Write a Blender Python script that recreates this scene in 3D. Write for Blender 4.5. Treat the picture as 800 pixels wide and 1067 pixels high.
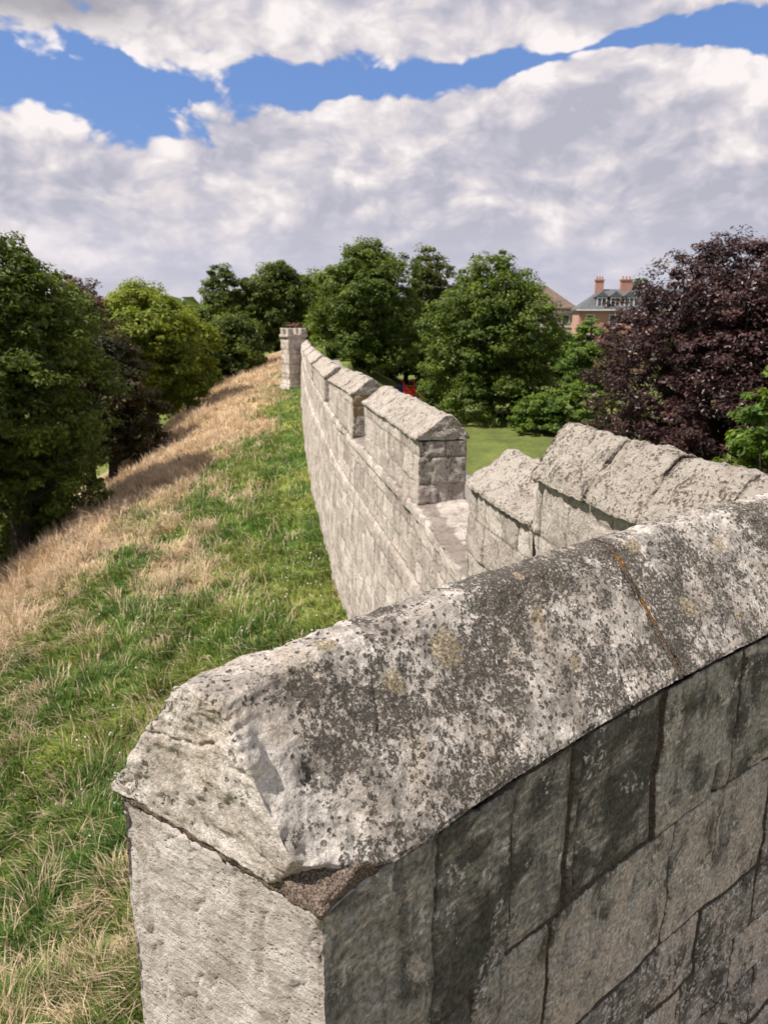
import bpy, math
import numpy as np

# ------------------------------------------------------------------ camera, sky, sun
for o in list(bpy.data.objects):
    bpy.data.objects.remove(o)
scene = bpy.context.scene
COL = scene.collection
R = math.radians
EYE = 8.0                                  # height of the lens above the park lawn (z = 0)

cam_d = bpy.data.cameras.new('camera')
cam = bpy.data.objects.new('camera', cam_d)
COL.objects.link(cam)
cam.location = (0, 0, EYE)
cam.rotation_euler = (R(90 - 15), 0, 0)
cam_d.sensor_fit = 'VERTICAL'
cam_d.sensor_height = 36
cam_d.sensor_width = 27
cam_d.lens = 26.0
cam_d.clip_start = 0.05
cam_d.clip_end = 4000
cam_d.dof.use_dof = True
cam_d.dof.focus_distance = 1.65
cam_d.dof.aperture_fstop = 8.0
scene.camera = cam

vs = scene.view_settings
vs.view_transform = 'Standard'
vs.look = 'None'
vs.exposure = 0.55
vs.gamma = 1
vs.use_curve_mapping = False

SUN_DIR = np.array([-0.955, -0.29, 0.0])    # horizontal direction towards the sun
SUN_DIR /= np.linalg.norm(SUN_DIR)
SUN_EL = R(56)
sun_d = bpy.data.lights.new('sun', 'SUN')
sun_d.energy = 5.0
sun_d.angle = R(0.55)
sun_d.color = (1.0, 0.93, 0.84)
sun = bpy.data.objects.new('sun', sun_d)
COL.objects.link(sun)
sv = np.array([SUN_DIR[0] * math.cos(SUN_EL), SUN_DIR[1] * math.cos(SUN_EL), math.sin(SUN_EL)])
sun.rotation_euler = (math.pi / 2 - SUN_EL, 0, math.atan2(sv[0], -sv[1]))
sun.location = (-20, -8, 40)


class NT:
    """tiny helper to write node trees"""
    def __init__(s, tree):
        s.t = tree
        s.t.nodes.clear()

    def n(s, typ, **kw):
        nd = s.t.nodes.new(typ)
        for k, v in kw.items():
            setattr(nd, k, v)
        return nd

    def link(s, a, b):
        s.t.links.new(a, b)

    def setin(s, sock, v):
        if hasattr(v, 'bl_rna') and hasattr(v, 'links'):
            s.link(v, sock)
        elif v is not None:
            if sock.type in ('RGBA',) and not hasattr(v, '__len__'):
                v = (v, v, v, 1)
            if sock.type == 'RGBA' and len(v) == 3:
                v = (*v, 1)
            sock.default_value = v

    def math(s, op, a, b=None, c=None, clamp=False):
        nd = s.n('ShaderNodeMath', operation=op, use_clamp=clamp)
        for i, v in enumerate((a, b, c)):
            if v is not None:
                s.setin(nd.inputs[i], v)
        return nd.outputs[0]

    def vmath(s, op, a, b=None):
        nd = s.n('ShaderNodeVectorMath', operation=op)
        s.setin(nd.inputs[0], a)
        if b is not None:
            s.setin(nd.inputs[1], b)
        return nd.outputs[0]

    def noise(s, vec, scale, detail=4, rough=0.55, dist=0.0):
        nd = s.n('ShaderNodeTexNoise')
        if vec is not None:
            s.link(vec, nd.inputs['Vector'])
        nd.inputs['Scale'].default_value = scale
        nd.inputs['Detail'].default_value = detail
        nd.inputs['Roughness'].default_value = rough
        nd.inputs['Distortion'].default_value = dist
        return nd.outputs[0]

    def voro(s, vec, scale, feature='F1', rnd=1.0):
        nd = s.n('ShaderNodeTexVoronoi', feature=feature)
        s.link(vec, nd.inputs['Vector'])
        nd.inputs['Scale'].default_value = scale
        nd.inputs['Randomness'].default_value = rnd
        return nd.outputs['Distance']

    def ramp(s, fac, lo, hi, smooth=True):
        nd = s.n('ShaderNodeMapRange')
        nd.interpolation_type = 'SMOOTHSTEP' if smooth else 'LINEAR'
        s.setin(nd.inputs[0], fac)
        s.setin(nd.inputs[1], lo)
        s.setin(nd.inputs[2], hi)
        return nd.outputs[0]

    def mix(s, fac, a, b, mode='MIX'):
        nd = s.n('ShaderNodeMix', data_type='RGBA', blend_type=mode)
        s.setin(nd.inputs[0], fac)
        s.setin(nd.inputs[6], a)
        s.setin(nd.inputs[7], b)
        return nd.outputs[2]

    def comb(s, x, y, z):
        nd = s.n('ShaderNodeCombineXYZ')
        for i, v in enumerate((x, y, z)):
            s.setin(nd.inputs[i], v)
        return nd.outputs[0]

    def scale(s, vec, v):
        nd = s.n('ShaderNodeMapping')
        s.link(vec, nd.inputs[0])
        nd.inputs['Scale'].default_value = v
        return nd.outputs[0]

    def bump(s, h, strength, dist, normal=None):
        nd = s.n('ShaderNodeBump')
        nd.inputs['Strength'].default_value = strength
        nd.inputs['Distance'].default_value = dist
        s.link(h, nd.inputs['Height'])
        if normal is not None:
            s.link(normal, nd.inputs['Normal'])
        return nd.outputs[0]


def build_world():
    w = bpy.data.worlds.new('World')
    scene.world = w
    w.use_nodes = True
    t = NT(w.node_tree)
    out = t.n('ShaderNodeOutputWorld')
    sky = t.n('ShaderNodeTexSky', sky_type='NISHITA')
    sky.sun_disc = False
    sky.sun_elevation = SUN_EL
    sky.sun_rotation = math.atan2(SUN_DIR[0], SUN_DIR[1])
    sky.air_density = 1.0
    sky.dust_density = 0.6
    sky.ozone_density = 2.0
    bg = t.n('ShaderNodeBackground')
    bg.inputs['Strength'].default_value = 0.075
    tc = t.n('ShaderNodeTexCoord')
    d = tc.outputs['Generated']
    sep = t.n('ShaderNodeSeparateXYZ')
    t.link(d, sep.inputs[0])
    az = t.math('MULTIPLY', t.math('ARCTAN2', sep.outputs[0], sep.outputs[1]), 57.2958)
    el = t.math('MULTIPLY', t.math('ARCSINE', sep.outputs[2]), 57.2958)
    # cloud space: degrees, clouds flattened towards the horizon
    p = t.comb(t.math('MULTIPLY', az, 0.1), t.math('MULTIPLY', el, 0.155), 0.0)
    warp = t.noise(p, 1.3, 3, 0.5)
    warp2 = t.noise(t.vmath('ADD', p, (7.3, 2.1, 0)), 1.3, 3, 0.5)
    pw = t.vmath('ADD', p, t.comb(t.math('MULTIPLY', t.math('SUBTRACT', warp, .5), .45),
                                  t.math('MULTIPLY', t.math('SUBTRACT', warp2, .5), .4), 0.0))

    def dens(off):
        q = t.vmath('ADD', pw, off)
        big = t.noise(q, .95, 7, 0.5)
        vo = t.n('ShaderNodeTexVoronoi', feature='SMOOTH_F1', voronoi_dimensions='2D')
        t.link(q, vo.inputs['Vector'])
        vo.inputs['Scale'].default_value = 2.3
        vo.inputs['Detail'].default_value = 3.0
        vo.inputs['Roughness'].default_value = .55
        vo.inputs['Smoothness'].default_value = .35
        vo.normalize = True
        return t.math('ADD', t.math('MULTIPLY', big, .72), t.math('MULTIPLY', t.math('SUBTRACT', .62, vo.outputs['Distance']), .42))

    n0 = dens((0, 0, 0))
    # lit side: sample a little towards the sun (up and to the left)
    n1 = dens((-0.07, 0.13, 0))
    n2 = dens((-0.25, 0.40, 0))
    # the long blue gap: centre elevation and half width as functions of azimuth
    fc = t.n('ShaderNodeFloatCurve')
    t.link(t.math('MULTIPLY_ADD', az, 1 / 60, .5, clamp=True), fc.inputs['Value'])
    c = fc.mapping.curves[0]
    def X(a): return a / 60 + .5
    pts = [(0, .70), (X(-25), .69), (X(-17), .70), (X(-10), .745), (X(0), .765), (X(9), .795), (X(15), .84), (X(20), .87), (X(25), .81), (1, .76)]
    c.points[0].location = pts[0]
    c.points[1].location = pts[-1]
    for q in pts[1:-1]:
        c.points.new(*q)
    fc.mapping.update()
    cen = t.math('MULTIPLY', fc.outputs[0], 20.0)
    fw = t.n('ShaderNodeFloatCurve')
    t.link(t.math('MULTIPLY_ADD', az, 1 / 60, .5, clamp=True), fw.inputs['Value'])
    c = fw.mapping.curves[0]
    pts = [(0, .42), (X(-25), .42), (X(-17), .36), (X(-10), .25), (X(0), .14), (X(9), .10), (X(14), .06), (X(19), .10), (X(25), .15), (1, .2)]
    c.points[0].location = pts[0]
    c.points[1].location = pts[-1]
    for q in pts[1:-1]:
        c.points.new(*q)
    fw.mapping.update()
    hw = t.math('MULTIPLY', fw.outputs[0], 10.0)
    dist = t.math('ABSOLUTE', t.math('SUBTRACT', el, cen))
    inside = t.math('SUBTRACT', 1.0, t.math('DIVIDE', dist, hw))          # 1 centre, 0 edge, negative outside
    inside = t.math('MAXIMUM', inside, -2.2)
    bias = t.math('MULTIPLY', inside, 0.20)
    # higher up and behind: broken cloud
    m = t.math('SUBTRACT', n0, bias)
    cloud = t.ramp(m, 0.392, 0.465)
    # relief shading
    lit = t.math('MULTIPLY', t.math('SUBTRACT', n0, n1), 3.0)
    lit2 = t.math('MULTIPLY', t.math('SUBTRACT', n0, n2), 2.2)
    sh = t.math('ADD', t.math('ADD', lit, t.math('MULTIPLY', lit2, 1.15)), 0.62)
    sh = t.math('ADD', sh, t.math('MULTIPLY', t.math('SUBTRACT', t.noise(t.scale(p, (.8, 1.3, 1)), .8, 3, .5), .5), .9))
    # brighter rim towards the gap, duller towards the horizon
    low = t.ramp(el, 10.5, 3.0)
    sh = t.math('SUBTRACT', sh, t.math('MULTIPLY', low, 0.16))
    thick = t.ramp(m, 0.62, 0.95)
    sh = t.math('SUBTRACT', sh, t.math('MULTIPLY', thick, 0.3))
    sh = t.math('ADD', sh, 0.0, clamp=True)
    cr = t.n('ShaderNodeValToRGB')
    t.link(sh, cr.inputs[0])
    e = cr.color_ramp.elements
    e[0].position = 0.0
    e[0].color = (.46, .46, .54, 1)
    e[1].position = 1.0
    e[1].color = (.93, .87, .865, 1)
    a = e.new(.35)
    a.color = (.58, .56, .63, 1)
    a = e.new(.65)
    a.color = (.74, .69, .71, 1)
    # thin grey-lilac veil low down
    veil = t.mix(t.ramp(t.noise(t.scale(p, (1, 3.0, 1)), 1.0, 5, .55), .3, .75), (.53, .54, .67), (.74, .70, .75))
    ccol = t.mix(t.math('MULTIPLY', t.ramp(el, 8.0, 3.0), .55), cr.outputs[0], veil)
    # dark base of the top-left cloud
    dk = t.math('MULTIPLY', t.ramp(el, 16.2, 18.2), t.ramp(az, -10.0, -22.0))
    ccol = t.mix(t.math('MULTIPLY', dk, .75), ccol, (.27, .27, .31))
    blue = t.mix(0.62, sky.outputs[0], (1.5, 2.9, 6.9))
    skyc = t.vmath('MULTIPLY', blue, (1.0, 1.0, 1.0))
    cc = t.vmath('MULTIPLY', ccol, (.72 / .075,) * 3)
    fin = t.mix(cloud, skyc, cc)
    # below the horizon: plain haze colour
    fin = t.mix(t.ramp(el, 0.0, -2.0), fin, (3.0, 3.1, 3.2))
    t.link(fin, bg.inputs['Color'])
    t.link(bg.outputs[0], out.inputs[0])
    w.cycles.sampling_method = 'MANUAL'
    w.cycles.sample_map_resolution = 512


build_world()
cy = scene.cycles
cy.use_denoising = True
cy.max_bounces = 5
cy.diffuse_bounces = 3
cy.glossy_bounces = 2
cy.transmission_bounces = 3
cy.transparent_max_bounces = 4
cy.caustics_reflective = False
cy.caustics_refractive = False
cy.sample_clamp_indirect = 6
cy.use_adaptive_sampling = True
cy.adaptive_threshold = 0.02

# ------------------------------------------------------------------ noise (numpy)
_PERM = {}


def _grad(seed):
    if seed not in _PERM:
        r = np.random.RandomState(seed + 11)
        p = r.permutation(512)
        g = r.normal(size=(512, 3))
        g /= np.linalg.norm(g, axis=1)[:, None]
        _PERM[seed] = (np.concatenate([p, p]), g)
    return _PERM[seed]


def pn(P, scale=1.0, seed=0):
    """gradient noise, roughly -0.7..0.7"""
    perm, g = _grad(seed)
    P = np.asarray(P, float) * scale
    i = np.floor(P).astype(int)
    f = P - i
    w = f * f * f * (f * (f * 6 - 15) + 10)
    i &= 511
    out = np.zeros(len(P))
    for dx in (0, 1):
        for dy in (0, 1):
            for dz in (0, 1):
                h = perm[(perm[(perm[(i[:, 0] + dx) & 511] + i[:, 1] + dy) & 511] + i[:, 2] + dz) & 511]
                gr = g[h & 511]
                d = (gr[:, 0] * (f[:, 0] - dx) + gr[:, 1] * (f[:, 1] - dy) + gr[:, 2] * (f[:, 2] - dz))
                ww = (w[:, 0] if dx else 1 - w[:, 0]) * (w[:, 1] if dy else 1 - w[:, 1]) * (w[:, 2] if dz else 1 - w[:, 2])
                out += ww * d
    return out * 1.4


def fbm(P, scale=1.0, octs=4, seed=0, rough=0.5):
    a, s, o = 1.0, scale, 0
    for k in range(octs):
        o = o + a * pn(P, s, seed + k)
        a *= rough
        s *= 2.03
    return o


def sstep(x, a, b):
    t = np.clip((x - a) / (b - a), 0, 1)
    return t * t * (3 - 2 * t)


# ------------------------------------------------------------------ mesh helpers
def raw_mesh(name, V, quads=None, tris=None, mats=(), attr=None, smooth=True, parent=None):
    me = bpy.data.meshes.new(name)
    V = np.asarray(V, dtype=np.float32)
    if parent is not None:
        V = V - np.array(parent.location, dtype=np.float32)
    loops, starts, n = [], [], 0
    if quads is not None and len(quads):
        q = np.asarray(quads, dtype=np.int32)
        loops.append(q.ravel())
        starts.append(np.arange(len(q), dtype=np.int32) * 4)
        n = q.size
    if tris is not None and len(tris):
        t3 = np.asarray(tris, dtype=np.int32)
        loops.append(t3.ravel())
        starts.append(np.arange(len(t3), dtype=np.int32) * 3 + n)
    L = np.concatenate(loops)
    S = np.concatenate(starts)
    me.vertices.add(len(V))
    me.vertices.foreach_set('co', V.ravel())
    me.loops.add(len(L))
    me.loops.foreach_set('vertex_index', L)
    me.polygons.add(len(S))
    me.polygons.foreach_set('loop_start', S)
    me.update(calc_edges=True)
    me.polygons.foreach_set('use_smooth', np.full(len(S), smooth))
    if attr is not None:
        A = np.ones((len(V), 4), dtype=np.float32)
        A[:, :attr.shape[1]] = attr
        at = me.attributes.new('col', 'FLOAT_COLOR', 'POINT')
        at.data.foreach_set('color', A.ravel())
    for m in mats:
        me.materials.append(m)
    me.validate()
    o = bpy.data.objects.new(name, me)
    COL.objects.link(o)
    if parent is not None:
        o.parent = parent
    return o


def thing(name, label, cat, loc, group=None):
    o = bpy.data.objects.new(name, None)
    o.empty_display_size = 0.3
    o.location = loc
    COL.objects.link(o)
    tag(o, label, cat, group)
    return o


def tag(o, label=None, cat=None, group=None, kind=None):
    if label:
        o['label'] = label
    if cat:
        o['category'] = cat
    if group:
        o['group'] = group
    if kind:
        o['kind'] = kind
    return o


def lattice(us, vs_, ws):
    """surface of a box lattice -> params (n,3), quads, end-face flag"""
    nu, nv, nw = len(us), len(vs_), len(ws)
    idx = -np.ones((nu, nv, nw), int)
    m = np.zeros((nu, nv, nw), bool)
    m[0] = m[-1] = True
    m[:, 0] = m[:, -1] = True
    m[:, :, 0] = m[:, :, -1] = True
    ids = np.argwhere(m)
    idx[m] = np.arange(len(ids))
    P = np.stack([np.asarray(us)[ids[:, 0]], np.asarray(vs_)[ids[:, 1]], np.asarray(ws)[ids[:, 2]]], 1)
    Q = []

    def grid(g, flip):
        a, b, c, d = g[:-1, :-1].ravel(), g[1:, :-1].ravel(), g[1:, 1:].ravel(), g[:-1, 1:].ravel()
        q = np.stack([a, b, c, d] if not flip else [d, c, b, a], 1)
        Q.append(q)
    grid(idx[0], True)
    grid(idx[-1], False)
    grid(idx[:, 0], False)
    grid(idx[:, -1], True)
    grid(idx[:, :, 0], True)
    grid(idx[:, :, -1], False)
    end = (ids[:, 0] == 0) | (ids[:, 0] == nu - 1)
    return P, np.concatenate(Q), end


def vnormals(V, Q):
    n = np.cross(V[Q[:, 2]] - V[Q[:, 0]], V[Q[:, 3]] - V[Q[:, 1]])
    out = np.zeros_like(V)
    for k in range(4):
        np.add.at(out, Q[:, k], n)
    return out / np.maximum(np.linalg.norm(out, axis=1), 1e-12)[:, None]


class Path:
    def __init__(s, pts):
        pts = np.asarray(pts, float)
        # smooth by Catmull-Rom
        P = np.vstack([2 * pts[0] - pts[1], pts, 2 * pts[-1] - pts[-2]])
        out = []
        for i in range(1, len(P) - 2):
            for t in np.linspace(0, 1, 12, endpoint=False):
                p0, p1, p2, p3 = P[i - 1], P[i], P[i + 1], P[i + 2]
                out.append(.5 * ((2 * p1) + (-p0 + p2) * t + (2 * p0 - 5 * p1 + 4 * p2 - p3) * t * t + (-p0 + 3 * p1 - 3 * p2 + p3) * t ** 3))
        out.append(pts[-1])
        s.p = np.array(out)
        d = np.linalg.norm(np.diff(s.p, axis=0), axis=1)
        s.s = np.concatenate([[0], np.cumsum(d)])
        s.L = s.s[-1]
        tg = np.gradient(s.p, s.s, axis=0)
        s.t = tg / np.linalg.norm(tg, axis=1)[:, None]

    def at(s, q):
        q = np.asarray(q, float)
        x = np.interp(q, s.s, s.p[:, 0])
        y = np.interp(q, s.s, s.p[:, 1])
        tx = np.interp(q, s.s, s.t[:, 0])
        ty = np.interp(q, s.s, s.t[:, 1])
        l = np.hypot(tx, ty)
        tx, ty = tx / l, ty / l
        # extrapolate straight
        e = np.where(q < 0, q, np.where(q > s.L, q - s.L, 0))
        return np.stack([x + e * tx, y + e * ty], -1), np.stack([-ty, tx], -1)   # point, left normal


def jitter_breaks(lo, hi, mean, rnd):
    b = [lo]
    while b[-1] < hi:
        b.append(b[-1] + mean * rnd.uniform(.55, 1.5))
    return np.array(b)


class Masonry:
    def __init__(s, courses, mean=0.45, lo=-2, hi=60, seed=0, custom=None):
        s.c = np.array(sorted(courses))
        r = np.random.RandomState(seed)
        s.b = [jitter_breaks(lo, hi, mean * r.uniform(.8, 1.3), r) for _ in range(len(s.c) + 1)]
        if custom:
            for k, v in custom.items():
                s.b[k] = np.array(v)
        s.tone = r.uniform(0, 1, size=(len(s.c) + 1, 400))
        s.off = r.uniform(-1, 1, size=(len(s.c) + 1, 400))

    def eval(s, u, z):
        k = np.searchsorted(s.c, z)
        dz = np.full(len(z), 9.0)
        dz = np.minimum(dz, np.abs(z - s.c[np.clip(k, 0, len(s.c) - 1)]))
        dz = np.minimum(dz, np.abs(z - s.c[np.clip(k - 1, 0, len(s.c) - 1)]))
        du = np.full(len(z), 9.0)
        tone = np.zeros(len(z))
        off = np.zeros(len(z))
        for c in range(len(s.c) + 1):
            m = k == c
            if not m.any():
                continue
            b = s.b[c]
            j = np.searchsorted(b, u[m])
            d = np.abs(u[m] - b[np.clip(j, 0, len(b) - 1)])
            d = np.minimum(d, np.abs(u[m] - b[np.clip(j - 1, 0, len(b) - 1)]))
            du[m] = d
            tone[m] = s.tone[c, j % 400]
            off[m] = s.off[c, j % 400]
        return np.minimum(dz, du), tone, off


def stone(name, path, us, vs_, ws, fmap, mat, parent, masonry=None, joint_w=.012, recess=.012, blk=.006,
          amp=.006, sc=6., octs=4, seed=0, extra=None, side=1, post=None, keepz=None, dark=0.5):
    """box lattice bent along a path. fmap(s,v,w) -> s, lateral, z (z relative to the eye)"""
    P, Q, end = lattice(us, vs_, ws)
    s, lat, z = fmap(P[:, 0], P[:, 1], P[:, 2])
    c, n = path.at(s)
    V = np.concatenate([c + n * (side * lat)[:, None], (z + EYE)[:, None]], 1)
    if side > 0:
        Q = Q[:, ::-1] if False else Q
    N = vnormals(V, Q)
    # orient outward
    cen = V.mean(0)
    if np.mean(np.sum(N[::7] * (V[::7] - cen), 1)) < 0:
        Q = Q[:, ::-1]
        N = -N
    disp = amp * fbm(V, sc, octs, seed, .55)
    joint = np.zeros(len(V))
    tone = np.full(len(V), .5)
    if masonry is not None:
        u = np.where(end, s + lat + .13, s)
        wob = .012 * pn(V, 7, seed + 50)
        d, tone, off = masonry.eval(u + wob, z + .010 * pn(V, 5, seed + 60))
        joint = 1 - sstep(d, joint_w * .35, joint_w)
        disp = disp - recess * joint + blk * off
    dk = np.full(len(V), dark)
    oc = np.zeros(len(V))
    if extra is not None:
        r = extra(dict(s=s, lat=lat, z=z, V=V, N=N, end=end, P=P, disp=disp, joint=joint, tone=tone, dark=dk, oc=oc))
        disp, joint, tone, dk, oc = r['disp'], r['joint'], r['tone'], r['dark'], r['oc']
    V = V + N * disp[:, None]
    if post is not None:
        V = post(V, s, lat, z)
    A = np.stack([tone, joint, dk, oc], 1)
    return raw_mesh(name, V, Q, mats=[mat], attr=A, parent=parent)


# ------------------------------------------------------------------ materials
def principled(name):
    m = bpy.data.materials.new(name)
    m.use_nodes = True
    t = NT(m.node_tree)
    out = t.n('ShaderNodeOutputMaterial')
    b = t.n('ShaderNodeBsdfPrincipled')
    t.link(b.outputs[0], out.inputs[0])
    b.inputs['Specular IOR Level'].default_value = 0.2
    return m, t, b


def colattr(t):
    a = t.n('ShaderNodeAttribute', attribute_name='col')
    s = t.n('ShaderNodeSeparateColor')
    t.link(a.outputs['Color'], s.inputs[0])
    return s.outputs[0], s.outputs[1], s.outputs[2], a.outputs['Alpha'], a.outputs['Color']


def mat_lichen_stone():
    """near coping: pale limestone under a crust of black, grey and ochre lichen"""
    m, t, b = principled('lichened limestone')
    tone, joint, dk, oc, _ = colattr(t)
    P = t.n('ShaderNodeTexCoord').outputs['Object']
    w = t.n('ShaderNodeTexNoise')
    t.link(P, w.inputs['Vector'])
    w.inputs['Scale'].default_value = 22
    w.inputs['Detail'].default_value = 3
    Pw = t.vmath('ADD', P, t.vmath('MULTIPLY', t.vmath('SUBTRACT', w.outputs['Color'], (.5, .5, .5)), (.035, .035, .035)))
    base = t.mix(t.ramp(t.noise(P, 9, 6, .6), .35, .7), (.50, .45, .405), (.78, .73, .69))
    base = t.mix(t.ramp(t.noise(P, 70, 5, .6), .55, .75), base, (.30, .255, .22))
    # warm stains
    base = t.mix(t.math('MULTIPLY', t.ramp(t.noise(P, 5, 3), .52, .7), .45), base, (.42, .33, .23))
    # grey film
    film = t.math('MULTIPLY', t.ramp(t.noise(Pw, 13, 5, .65), .44, .60), t.ramp(dk, .05, .6))
    col = t.mix(t.math('MULTIPLY', film, .7), base, (.20, .185, .165))
    # black crust, patchy at three sizes
    big = t.noise(P, 4.2, 3, .5)
    n = t.math('MULTIPLY_ADD', t.noise(Pw, 38, 9, .72), .6, t.math('MULTIPLY', t.noise(P, 95, 6, .7), .4))
    th = t.math('MULTIPLY_ADD', t.math('SUBTRACT', dk, .5), -.22, .528)
    th = t.math('MULTIPLY_ADD', t.math('SUBTRACT', big, .5), -.62, th)
    m1 = t.ramp(t.math('SUBTRACT', n, th), -.01, .022)
    v = t.voro(Pw, 55)
    m2 = t.math('MULTIPLY', t.ramp(v, .34, .22), t.ramp(t.math('MULTIPLY_ADD', dk, .3, t.noise(P, 11, 4, .6)), .52, .64))
    crust = t.math('MAXIMUM', m1, m2)
    n2 = t.noise(P, 160, 4, .65)
    crust = t.math('MULTIPLY', crust, t.ramp(n2, .36, .50))
    ccol = t.mix(t.noise(P, 120, 4, .6), (.032, .029, .026), (.135, .12, .10))
    ccol = t.mix(t.math('MULTIPLY', t.ramp(t.noise(P, 17, 3), .55, .7), .6), ccol, (.085, .092, .06))
    col = t.mix(t.math('MULTIPLY', crust, .93), col, ccol)
    # white crustose flecks
    fl = t.math('MULTIPLY', t.ramp(t.voro(Pw, 85), .30, .17), t.ramp(t.noise(P, 26, 4, .6), .52, .62))
    fl = t.math('MULTIPLY', fl, t.ramp(dk, .15, .6))
    col = t.mix(t.math('MULTIPLY', fl, .85), col, (.66, .64, .60))
    # round ochre thalli (alpha channel), the rough edge broken up
    o = t.ramp(t.math('MULTIPLY_ADD', t.math('SUBTRACT', t.noise(P, 60, 5, .65), .5), 1.3, oc), .42, .6)
    ocol = t.mix(t.ramp(t.noise(P, 150, 4, .6), .35, .65), (.20, .155, .095), (.60, .51, .37))
    col = t.mix(t.math('MULTIPLY', o, .85), col, ocol)
    # mortar joints: brown grit, a streak of orange
    grit = t.mix(t.ramp(t.noise(P, 260, 3, .7), .35, .65), (.065, .048, .038), (.28, .22, .18))
    grit = t.mix(t.math('MULTIPLY', t.ramp(t.noise(P, 9, 2), .5, .6), t.ramp(dk, .2, .5)), grit, (.36, .17, .035))
    col = t.mix(t.ramp(t.math('MULTIPLY_ADD', t.math('SUBTRACT', t.noise(P, 90, 3), .5), .8, joint), .4, .6), col, grit)
    fine = t.noise(P, 130, 7, .75)
    col = t.mix(1.0, col, t.mix(t.ramp(fine, .32, .68, False), (.62, .60, .58), (1.38, 1.37, 1.35)), 'MULTIPLY')
    t.link(col, b.inputs['Base Color'])
    b.inputs['Roughness'].default_value = .93
    h = t.math('ADD', t.math('MULTIPLY', n, .6), t.math('MULTIPLY', n2, .35))
    h = t.math('ADD', h, t.math('MULTIPLY', crust, .25))
    h = t.math('ADD', h, t.math('MULTIPLY', t.noise(P, 420, 3, .7), .25))
    h = t.math('ADD', h, t.math('MULTIPLY', t.noise(P, 28, 8, .7), 1.3))
    t.link(t.bump(h, 1.0, .013), b.inputs['Normal'])
    return m


def mat_shade_stone():
    """walkway side of the near parapet: stone colour darkened for its shade, black and green stains, pale scars"""
    m, t, b = principled('shade-darkened stained ashlar')
    tone, joint, dk, oc, _ = colattr(t)
    P = t.n('ShaderNodeTexCoord').outputs['Object']
    rot = t.n('ShaderNodeMapping')
    t.link(P, rot.inputs[0])
    rot.inputs['Rotation'].default_value = (R(20), R(35), R(-40))
    rot.inputs['Scale'].default_value = (1, 1, 4.5)
    G = rot.outputs[0]
    streak = t.noise(t.scale(P, (1, 1, .22)), 17, 5, .6)
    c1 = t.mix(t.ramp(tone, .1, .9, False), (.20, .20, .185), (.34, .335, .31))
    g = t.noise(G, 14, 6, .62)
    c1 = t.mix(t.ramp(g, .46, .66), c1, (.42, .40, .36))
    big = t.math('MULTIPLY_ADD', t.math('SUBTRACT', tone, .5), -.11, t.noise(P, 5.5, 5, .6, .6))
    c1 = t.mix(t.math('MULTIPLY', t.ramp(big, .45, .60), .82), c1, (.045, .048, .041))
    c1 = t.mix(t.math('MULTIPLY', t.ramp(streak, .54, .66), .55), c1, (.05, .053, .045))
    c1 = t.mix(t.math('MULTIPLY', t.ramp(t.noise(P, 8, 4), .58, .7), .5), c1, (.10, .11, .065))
    # pale fresh scars on some blocks (channel dk raised low down)
    sc = t.ramp(t.math('MULTIPLY_ADD', t.math('SUBTRACT', tone, .5), .12, t.math('ADD', t.math('MULTIPLY', t.noise(t.scale(P, (1, 1, .7)), 6.5, 8, .68, .8), .95), t.math('MULTIPLY', dk, .11))), .56, .63)
    c1 = t.mix(t.math('MULTIPLY', sc, .75), c1, t.mix(g, (.36, .32, .27), (.62, .58, .52)))
    fl = t.math('MULTIPLY', t.ramp(t.noise(P, 55, 7, .75), .515, .56), t.ramp(t.math('MULTIPLY_ADD', dk, .15, t.noise(P, 9, 5, .65)), .565, .64))
    c1 = t.mix(t.math('MULTIPLY', fl, .8), c1, (.60, .60, .58))
    j = t.ramp(t.math('MULTIPLY_ADD', t.math('SUBTRACT', t.noise(P, 60, 3), .5), .9, joint), .35, .7)
    c1 = t.mix(j, c1, t.mix(t.noise(P, 200, 3), (.02, .018, .014), (.12, .10, .08)))
    c1 = t.mix(t.math('MULTIPLY', oc, .9), c1, (.03, .026, .022))
    t.link(c1, b.inputs['Base Color'])
    b.inputs['Roughness'].default_value = .85
    h = t.math('ADD', t.math('MULTIPLY', g, .7), t.math('MULTIPLY', t.noise(P, 130, 5, .65), .4))
    grain = t.noise(P, 85, 8, .72)
    c1 = t.mix(1.0, c1, t.mix(t.ramp(grain, .3, .7, False), (.32, .33, .34), (2.1, 2.08, 2.04)), 'MULTIPLY')
    t.link(c1, b.inputs['Base Color'])
    h = t.math('ADD', h, t.math('MULTIPLY', t.noise(P, 32, 8, .7), 1.2))
    t.link(t.bump(h, 1.0, .014), b.inputs['Normal'])
    return m


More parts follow.
